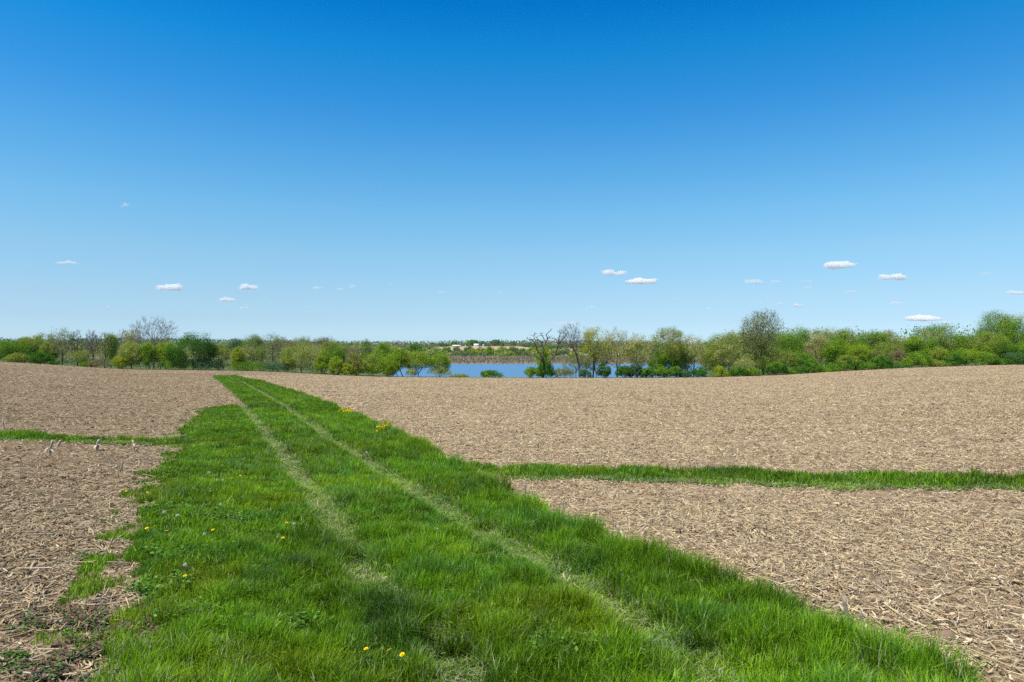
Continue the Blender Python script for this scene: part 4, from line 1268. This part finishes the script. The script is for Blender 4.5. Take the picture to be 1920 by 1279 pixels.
tree(1757, 606, 100, 196, 'dense', 'mid', 'large broad leafy tree with a ragged top in the right wood', GW, tint2='pale', f2=.35, cov=5.40, tf=0.08)
tree(1728, 628, 56, 193, 'dense', 'mid', 'dense green lower limbs left of the large broad leafy tree', GW, tint2='bright', cov=6.21)
tree(1752, 650, 46, 190, 'medium', 'lime', 'yellow green tree below the large broad leafy tree', GW, tint2='olive')
tree(1808, 630, 84, 200, 'medium', 'olive', 'olive tree between the large broad tree and the tall pair', GW, tint2='mid', cov=5.40)
tree(1812, 655, 66, 191, 'medium', 'lime', 'light green low spreading tree with a dark trunk', GW, tint2='bright', cov=2.97, bark=BARK_D)
tree(1830, 618, 40, 225, 'sparse', 'grey', 'grey half bare treetop left of the tall pair', GW, cov=1.62)
tree(1869, 583, 56, 205, 'dense', 'mid', 'left one of the tall pair at the right end', GW, tint2='pale', f2=.3, cov=5.40, tf=0.12)
tree(1912, 591, 84, 200, 'dense', 'mid', 'right one of the tall pair at the right end, cut by the photo edge', GW, tint2='bright', cov=5.40, tf=0.1)
tree(1856, 622, 62, 193, 'medium', 'olive', 'olive green tree in front of the left tall one', GW, tint2='bright', cov=5.40)
tree(1894, 640, 56, 190, 'dense', 'dark', 'dark shaded tree in front of the right tall one', GW, tint2='mid', cov=6.21)
tree(1935, 640, 70, 190, 'dense', 'mid', 'leafy tree at the right photo edge', GW, tint2='bright', cov=6.21)
tree(1990, 620, 90, 196, 'dense', 'mid', 'leafy tree just past the right photo edge', GW, tint2='bright', cov=5.40)
tree(-40, 640, 80, 192, 'medium', 'olive', 'olive tree just past the left photo edge', GL)
GB = 'low shrubs along the right field edge'
for px, top, w, tint, t2, lab in (
    (1386, 688, 40, 'dark', 'mid', 'dark shrub left of the tallest tree foot'), (1410, 690, 36, 'mid', 'lime', 'mid green shrub touching the tallest tree trunk'),
    (1455, 676, 44, 'dark', 'mid', 'dark shrub right of the tallest tree trunk'), (1490, 690, 44, 'dark', 'olive', 'dark shrub under the shady green tree'),
    (1522, 676, 40, 'mid', 'dark', 'green shrub under the grey brown budding tree'), (1556, 684, 60, 'mid', 'bright', 'broad mid green shrub under the bright green rounded tree'),
    (1592, 668, 52, 'mid', 'olive', 'olive topped shrub left of the field rise'), (1622, 681, 54, 'mid', 'dark', 'mid green shrub below the two domes'),
    (1652, 666, 44, 'dark', 'mid', 'dark green shrub beneath the brown twiggy bushes'), (1684, 679, 50, 'mid', 'blue', 'bluish green shrub beneath the purplish twiggy bush'),
    (1722, 662, 58, 'bright', 'mid', 'bright yellow green shrub left below the large broad tree'), (1762, 677, 40, 'olive', 'rust', 'dull brownish shrub below the large broad tree'),
    (1790, 660, 44, 'dark', 'mid', 'deep green shrub left of the dark trunk'), (1842, 658, 56, 'mid', 'bright', 'light leafed shrub right of the dark trunk'),
    (1880, 674, 50, 'dark', 'mid', 'dark shrub below the tall pair'), (1908, 660, 50, 'dark', 'blue', 'dark bluish shrub at the right photo edge')):
    tree(px, top, w, 184.5, 'bush', tint, lab, GB, tint2=t2, f2=.25)

# ---------------------------------------------------------------- far side of the lake
GF = 'shrubs of the thicket on the far side of the lake'
def far_row(cells, Y0, Y1, hpx, wpx, label, seed):
    rng = np.random.default_rng(seed)
    for i, (px, tint, kind) in enumerate(cells):
        Y = rng.uniform(Y0, Y1)
        X = (px - 960) / F * Y; zb = float(zground(X, Y))
        H = hpx * rng.uniform(.75, 1.25) / F * Y; W = wpx * rng.uniform(.8, 1.3) / F * Y
        build_tree('far_shrub', 'bush', label, GF, (X, Y, zb), H, W, 'bush', tint, np.random.default_rng(seed * 100 + i), leaf=0.55, cov=5.40)
rr = np.random.default_rng(8)
tints = ['olive', 'pale', 'grey', 'mid', 'far', 'lime', 'rust']
far_row([(px + rr.uniform(-4, 4), tints[int(rr.integers(0, 7))], 'bush') for px in range(650, 1330, 17)], 655, 700, 11, 22, 'low olive to green shrub on the front line of the thicket behind the brown reeds', 81)
far_row([(px + rr.uniform(-4, 4), tints[int(rr.integers(0, 6))], 'bush') for px in range(640, 1340, 20)], 780, 880, 13, 24, 'green shrub in the back rows of the thicket behind the brown reeds', 82)
GT = 'trees round the far farm'
def far_tree(px, top, w, Y, kind, tint, label, group=GT, **kw):
    tree(px, top, w, Y, kind, tint, label, group, leaf=Y / 1900.0 * 1.1 + .1, D=w / F * Y, **kw)
far_tree(895, 655, 20, 800, 'medium', 'grey', 'rounded olive green tree below the far white house', tint2='olive')
far_tree(934, 655, 18, 790, 'medium', 'lime', 'rounded yellow green tree in the middle of the far thicket')
far_tree(865, 657, 14, 800, 'medium', 'olive', 'olive tree below the far white barn')
far_tree(960, 648, 12, 820, 'sparse', 'bright', 'light green tree taller than the far thicket', tint2='olive')
far_tree(778, 644, 26, 760, 'dense', 'mid', 'rounded green tree left of the far farm, above the willow')
far_tree(738, 655, 24, 700, 'medium', 'mid', 'green tree left behind the slanting willow')
far_tree(810, 648, 16, 900, 'medium', 'far', 'greyish green tree left of the far farm')
far_tree(828, 644, 12, 1280, 'dense', 'blue', 'dark bluish tree left of the far white barn')
far_tree(838, 645, 12, 1290, 'dense', 'far', 'grey green tree touching the left end of the far white barn')
far_tree(851, 641, 14, 1330, 'dense', 'mid', 'green tree behind the far white barn')
far_tree(875, 643, 11, 1290, 'dense', 'mid', 'small green tree left of the far white house')
far_tree(888, 637, 18, 1340, 'dense', 'mid', 'tall green tree behind the far white house')
far_tree(902, 640, 9, 1270, 'cone', 'blue', 'dark blue green conifer right of the far white house')
far_tree(929, 637, 23, 1300, 'dense', 'far', 'wide dark green tree, largest on the far farm')
far_tree(913, 645, 16, 1260, 'dense', 'blue', 'low dark tree left of the largest far farm tree')
far_tree(943, 640, 5, 1290, 'cone', 'blue', 'slim dark conifer right of the largest far farm tree')
far_tree(952, 645, 12, 1300, 'sparse', 'purple', 'bare brownish tree right of the slim far conifer')
far_tree(962, 640, 11, 1330, 'medium', 'far', 'upright green tree with a pointed top on the far skyline')
far_tree(974, 643, 14, 1300, 'sparse', 'purple', 'purplish bare crown on the far skyline left of the dead tree')
far_tree(988, 646, 22, 1250, 'dense', 'blue', 'dark blue green tree on the far skyline behind the dead tree')
for i, px in enumerate((1008, 1030, 1050, 1072, 1095, 1125, 1150, 1180, 1205, 1225)):
    far_tree(px, 645 + (i % 3) * 1.5, 24, 1150 + 30 * (i % 4), 'dense', ('far', 'mid', 'blue')[i % 3], 'dark green tree in the far tree belt seen between the near bank trees', 'trees of the far belt behind the near bank')

# ---------------------------------------------------------------- far farm buildings
WHITE = plain_mat('white_paint', (0.80, 0.80, 0.79), 0.6, 0.05, 0.3)
ROOFW = plain_mat('pale_metal_roof', (0.78, 0.78, 0.76), 0.5, 0.05, 0.3)
BROWNW = plain_mat('weathered_boards', (0.34, 0.27, 0.21), 0.9, 0.15, 0.5)
GREYR = plain_mat('grey_shingle_roof', (0.55, 0.55, 0.55), 0.8, 0.1, 0.5)
DARKW = plain_mat('dark_window', (0.05, 0.05, 0.06), 0.3, 0.1, 1)
def box(x0, x1, y0, y1, z0, z1):
    V = np.array([[x, y, z] for z in (z0, z1) for y in (y0, y1) for x in (x0, x1)], float)
    Q = np.array([[0, 1, 5, 4], [1, 3, 7, 5], [3, 2, 6, 7], [2, 0, 4, 6], [4, 5, 7, 6], [2, 3, 1, 0]])
    return V, Q
def building(name, cat, label, px, base_row, w, d, h, rh, Y, wall, roof, rz=0.1, wins=2):
    X = (px - 960) / F * Y
    zb = float(zground(X, Y)); zt = zat(base_row, Y)
    root = empty(name, (X, Y, max(zb, zt)), rz)
    tag(root, label, cat, 'far farm buildings')
    drop = -abs(zt - zb) - 1
    V, Q = box(-w / 2, w / 2, -d / 2, d / 2, drop, h)
    g = np.array([[-w / 2, 0, h + rh * .98], [w / 2, 0, h + rh * .98]])
    n = len(V); V = np.concatenate([V, g])
    T = np.array([[4, 6, n], [5, n + 1, 7]])
    mesh_obj('wall', fast_mesh(name + '_wall', V, Q, T, mats=wall), root)
    e = 0.4; t = 0.25
    P = np.array([[-w / 2 - e, -d / 2 - e, h - .15], [w / 2 + e, -d / 2 - e, h - .15], [w / 2 + e, 0, h + rh], [-w / 2 - e, 0, h + rh], [-w / 2 - e, d / 2 + e, h - .15], [w / 2 + e, d / 2 + e, h - .15]])
    P2 = P + np.array([0, 0, t])
    Vr = np.concatenate([P, P2])
    Qr = np.array([[6, 7, 8, 9], [9, 8, 11, 10], [3, 2, 1, 0], [4, 5, 2, 3], [0, 1, 7, 6], [5, 4, 10, 11], [0, 6, 9, 3], [3, 9, 10, 4], [1, 2, 8, 7], [2, 5, 11, 8]])
    mesh_obj('roof', fast_mesh(name + '_roof', Vr, Qr, mats=roof), root)
    for i in range(wins):
        x = -w / 2 + w * (i + .5) / wins
        V, Q = box(x - .5, x + .5, -d / 2 - .05, -d / 2 + .1, h * .45, h * .8)
        mesh_obj('window', fast_mesh(name + '_window', V, Q, mats=DARKW), root)
building('barn', 'barn', 'long low far barn with a white roof on the left of the farm', 856, 651.5, 14.5, 8, 1.5, 1.1, 1250, BROWNW, ROOFW, 0.05, 3)
building('farmhouse', 'house', 'white far farmhouse left of the dark conifer', 893, 648.8, 8.5, 7, 2.2, 1.6, 1250, WHITE, ROOFW, 0.12, 2)
building('shed', 'shed', 'tiny white shed right of the dark conifer on the far farm', 906.3, 648.6, 2.2, 2.2, 1.3, 0.6, 1240, WHITE, ROOFW, 0.1, 1)
def silo():
    Y = 1255; px = 872.6; X = (px - 960) / F * Y; z = zat(650.5, Y)
    root = empty('silo', (X, Y, z)); tag(root, 'narrow white far silo between the barn and the farmhouse', 'silo', 'far farm buildings')
    k = 14; a = np.arange(k) * 2 * np.pi / k
    def rings(rs):
        V = np.concatenate([np.stack([np.cos(a) * r, np.sin(a) * r, np.full(k, zz)], 1) for r, zz in rs]); Q = []
        for i in range(len(rs) - 1):
            for q in range(k): Q.append([i * k + q, i * k + (q + 1) % k, (i + 1) * k + (q + 1) % k, (i + 1) * k + q])
        return V, np.array(Q)
    V, Q = rings([(0.65, -5), (0.65, 3.0)]); mesh_obj('tower', fast_mesh('silo_tower', V, Q, mats=WHITE, smooth=True), root)
    V, Q = rings([(0.70, 3.0), (0.62, 3.35), (0.4, 3.65), (0.05, 3.8)]); mesh_obj('dome', fast_mesh('silo_dome', V, Q, mats=ROOFW, smooth=True), root)
silo()

# ---------------------------------------------------------------- clouds: real bodies of thin white vapour, some 9 km off
CL = [  # column, row, width, height, density class, label
 (320, 540, 48, 14, 2, 'bright white flat bottomed cloud above the left trees, largest on the left'), (466, 539, 34, 13, 2, 'small puffy white cloud with a tail, right of the largest left one'),
 (426, 563, 32, 11, 2, 'small white cloud just below and left of the puffy tailed one'), (458, 578, 19, 10, 2, 'tiny white cloud lowest of the left trio'),
 (234, 386, 20, 12, 1, 'small lone high cloud on the upper left'), (122, 493, 36, 8, 1, 'thin flat cloud streak at far left'),
 (594, 540, 22, 9, 1, 'small faint white cloud left of a thin streak'), (632, 542, 19, 5, 1, 'thin faint streak between two small clouds'),
 (660, 537, 15, 13, 1, 'small upright wisp of cloud over the left wood'), (203, 576, 11, 7, 1, 'tiny puff close above the left trees'),
 (495, 557, 17, 4, 0, 'faint sliver of cloud right of the left trio'), (573, 576, 17, 4, 0, 'faint low sliver of cloud over the left wood'),
 (231, 554, 13, 3, 0, 'faint sliver left of the largest left cloud'), (733, 534, 15, 5, 0, 'faint wisp high over the lake side'),
 (829, 548, 12, 7, 1, 'tiny wisp of cloud over the left end of the lake'), (935, 549, 12, 5, 1, 'tiny wisp of cloud over the middle of the lake'),
 (1150, 513, 48, 15, 2, 'dense white cloud, left one of the bright pair over the bare trees'), (1203, 529, 56, 12, 2, 'white cloud tapering to the left, right one of the bright pair over the bare trees'),
 (1262, 534, 16, 8, 0, 'faint wisp right of the bright pair'), (1271, 561, 20, 6, 1, 'thin small cloud over the broad oak'),
 (1107, 577, 22, 7, 1, 'thin low cloud over the golden tree'), (1575, 497, 64, 16, 2, 'largest and highest white cloud on the right, two puffs joined'),
 (1676, 520, 50, 14, 2, 'white flat cloud right of and below the highest one'), (1416, 529, 42, 11, 1, 'soft elongated cloud above the tallest tree, with a smaller one beside it'),
 (1458, 528, 25, 9, 1, 'small soft cloud right beside the elongated one'), (1515, 527, 22, 4, 0, 'faint streak under the left of the highest right cloud'),
 (1514, 539, 17, 6, 1, 'tiny cloud below a faint streak'), (1595, 547, 23, 8, 1, 'small cloud right below the highest one'),
 (1458, 570, 18, 9, 1, 'small puff just right of the tallest tree top'), (1498, 573, 19, 8, 2, 'small bright puff, second to the right of the tallest tree top'),
 (1437, 556, 23, 5, 0, 'faint flat cloud right over the tallest tree'), (1684, 568, 28, 8, 1, 'small flat cloud above the low streaked one on the right'),
 (1732, 598, 66, 12, 2, 'long low cloud just above the large broad leafy tree'), (1774, 606, 26, 6, 1, 'low cloud fragment at the right tip of the long low one'),
 (1851, 513, 30, 5, 0, 'faint streak high at the right'), (1906, 549, 42, 8, 1, 'grey white flat cloud at the right photo edge'),
 (1328, 578, 11, 5, 1, 'tiny bright speck of cloud left of the tallest tree'), (1914, 592, 24, 9, 1, 'low cloud behind the tall pair at the right edge'),
 (1062, 606, 74, 9, 0, 'very faint wide veil of cloud low behind the bare tree')]
TAU = (0.32, 1.0, 2.2)
from mathutils import noise as mnoise
def build_cloud(px, row, w, h, dc, label, i):
    D = 9000.0
    rng = np.random.default_rng(600 + i)
    x = (px - 960) / F * D; z = zat(row, D)
    W = w / F * D * 1.08; H = h / F * D * 1.15
    import bmesh
    bm = bmesh.new()
    k = max(3, int(w / 11) + 2)
    bmesh.ops.create_icosphere(bm, subdivisions=5, radius=1.0)
    lob = []
    for q in range(k):
        t = (q + .5) / k * 2 - 1
        lob.append((t * 0.72 + rng.normal() * .05, rng.normal() * .15, rng.uniform(-0.25, 0.35) * (1 - t * t), rng.uniform(0.20, 0.62) * (1 - 0.35 * t * t)))
    sx, sy, sz = W / 2, max(W * 0.35, H * .7), H / 2
    for v in bm.verts:
        d = v.co.normalized()
        r = 0.16
        for (a, b, c, rad) in lob:
            # exit distance of a ray from the middle through this lobe
            cv = Vector((a, b * .6, c * .7)); bq = d.dot(cv); disc = bq * bq - cv.length_squared + rad * rad
            if disc > 0: r = max(r, bq + math.sqrt(disc))
        f = mnoise.fractal(d * 3.0 + Vector((i * 3.1, 0, 0)), 0.9, 2.0, 4)
        r *= 1 + 0.34 * f
        p = d * r
        fl = -0.28 + 0.18 * mnoise.noise(Vector((p.x * 2.5, p.y * 2.5, i * 1.7)))
        if p.z < fl: p.z = fl + (p.z - fl) * 0.4
        v.co = (p.x * sx, p.y * sy, p.z * sz * 1.5)
    me = bpy.data.meshes.new('cloud'); bm.to_mesh(me); bm.free()
    me.materials.append(cloud_mat('cloud_vapour', TAU[dc] / H))
    o = mesh_obj('cloud', me, None, (x, D, z))
    tag(o, label, 'cloud', 'small fair weather clouds')
for i, c in enumerate(CL): build_cloud(*c, i)

# ---------------------------------------------------------------- thin air haze over the whole land
def build_haze():
    m, nt, out = new_mat('air_haze')
    v = N(nt, 'ShaderNodeVolumePrincipled')
    v.inputs['Color'].default_value = (0.55, 0.78, 1.0, 1)
    v.inputs['Density'].default_value = HAZE
    v.inputs['Anisotropy'].default_value = 0.0
    nt.links.new(v.outputs[0], out.inputs['Volume'])
    V, Q = box(-8600, 8600, -60, 5400, -20, 48)
    me = fast_mesh('haze', V, Q, mats=m)
    tag(mesh_obj('haze', me), 'thin pale haze over the land', 'haze', kind='stuff')
HAZE = 0.00002
build_haze()

# ================================================================ LIGHT, SKY, CAMERA
SUN_AZ_X, SUN_AZ_Y, SUN_EL = -0.40, -0.34, R(64)
az = math.hypot(SUN_AZ_X, SUN_AZ_Y)
sdir = Vector((SUN_AZ_X / az * math.cos(SUN_EL), SUN_AZ_Y / az * math.cos(SUN_EL), math.sin(SUN_EL)))
ld = bpy.data.lights.new('sun', 'SUN'); ld.energy = 5.0; ld.angle = R(0.53); ld.color = (1.0, 0.955, 0.88)
lo = bpy.data.objects.new('sun', ld); link(lo); lo.rotation_euler = sdir.to_track_quat('Z', 'Y').to_euler(); lo.location = (-30, 5, 60)

w = bpy.data.worlds.new('World'); sc.world = w; w.use_nodes = True
nt = w.node_tree
for n in list(nt.nodes): nt.nodes.remove(n)
out = nt.nodes.new('ShaderNodeOutputWorld'); bg = nt.nodes.new('ShaderNodeBackground')
sky = nt.nodes.new('ShaderNodeTexSky'); sky.sky_type = 'NISHITA'; sky.sun_disc = False
sky.sun_elevation = SUN_EL; sky.sun_rotation = math.atan2(sdir.x, sdir.y)
sky.altitude = 300; sky.air_density = 1.0; sky.dust_density = 0.2; sky.ozone_density = 2.0
# colour grade of the sky by height above the horizon (deep polarised blue above, pale cyan at the horizon)
SKY_T = [(0.0, [0.576, 0.847, 1.338]), (0.0062, [0.576, 0.847, 1.338]), (0.0375, [0.577, 0.771, 1.089]), (0.0686, [0.635, 0.815, 1.011]), (0.1301, [0.676, 0.95, 1.046]), (0.1902, [0.585, 1.034, 1.155]), (0.2624, [0.385, 1.006, 1.252]), (0.3304, [0.188, 0.917, 1.327]), (0.3936, [0.048, 0.892, 1.359]), (0.4506, [0.004, 0.717, 1.313]), (0.7, [0.55, 0.85, 1.05]), (1.0, [0.7, 0.9, 1.0])]
#@@SKYT
geo = nt.nodes.new('ShaderNodeTexCoord'); sep = nt.nodes.new('ShaderNodeSeparateXYZ')
nt.links.new(geo.outputs['Generated'], sep.inputs[0])
rp = nt.nodes.new('ShaderNodeValToRGB')
if SKY_T:
    e = rp.color_ramp.elements
    while len(e) < len(SKY_T): e.new(0.5)
    for el, (p, c) in zip(e, SKY_T):
        el.position = p; el.color = (c[0] / 2, c[1] / 2, c[2] / 2, 1)
nt.links.new(sep.outputs['Z'], rp.inputs[0])
mul = nt.nodes.new('ShaderNodeVectorMath'); mul.operation = 'MULTIPLY'
sc2 = nt.nodes.new('ShaderNodeVectorMath'); sc2.operation = 'SCALE'; sc2.inputs['Scale'].default_value = 2.0
nt.links.new(sky.outputs[0], mul.inputs[0]); nt.links.new(rp.outputs[0], mul.inputs[1]); nt.links.new(mul.outputs[0], sc2.inputs[0])
bg.inputs['Strength'].default_value = 0.10
nt.links.new(sc2.outputs[0] if SKY_T else sky.outputs[0], bg.inputs['Color']); nt.links.new(bg.outputs[0], out.inputs['Surface'])

cd = bpy.data.cameras.new('camera'); cd.sensor_width = 36; cd.lens = 24; cd.clip_end = 30000; cd.clip_start = 0.05
co = bpy.data.objects.new('camera', cd); link(co)
co.location = (0, 0, CAMZ); co.rotation_euler = (math.pi / 2 + PITCH, 0, 0)
sc.camera = co

vs = sc.view_settings
vs.view_transform = 'Standard'; vs.look = 'None'; vs.exposure = 0.4; vs.gamma = 1.0
sc.render.engine = 'CYCLES'
sc.cycles.use_denoising = False; sc.cycles.sample_clamp_indirect = 3.0; sc.cycles.max_bounces = 14; sc.cycles.diffuse_bounces = 3; sc.cycles.transmission_bounces = 4; sc.cycles.volume_bounces = 14; sc.cycles.transparent_max_bounces = 8
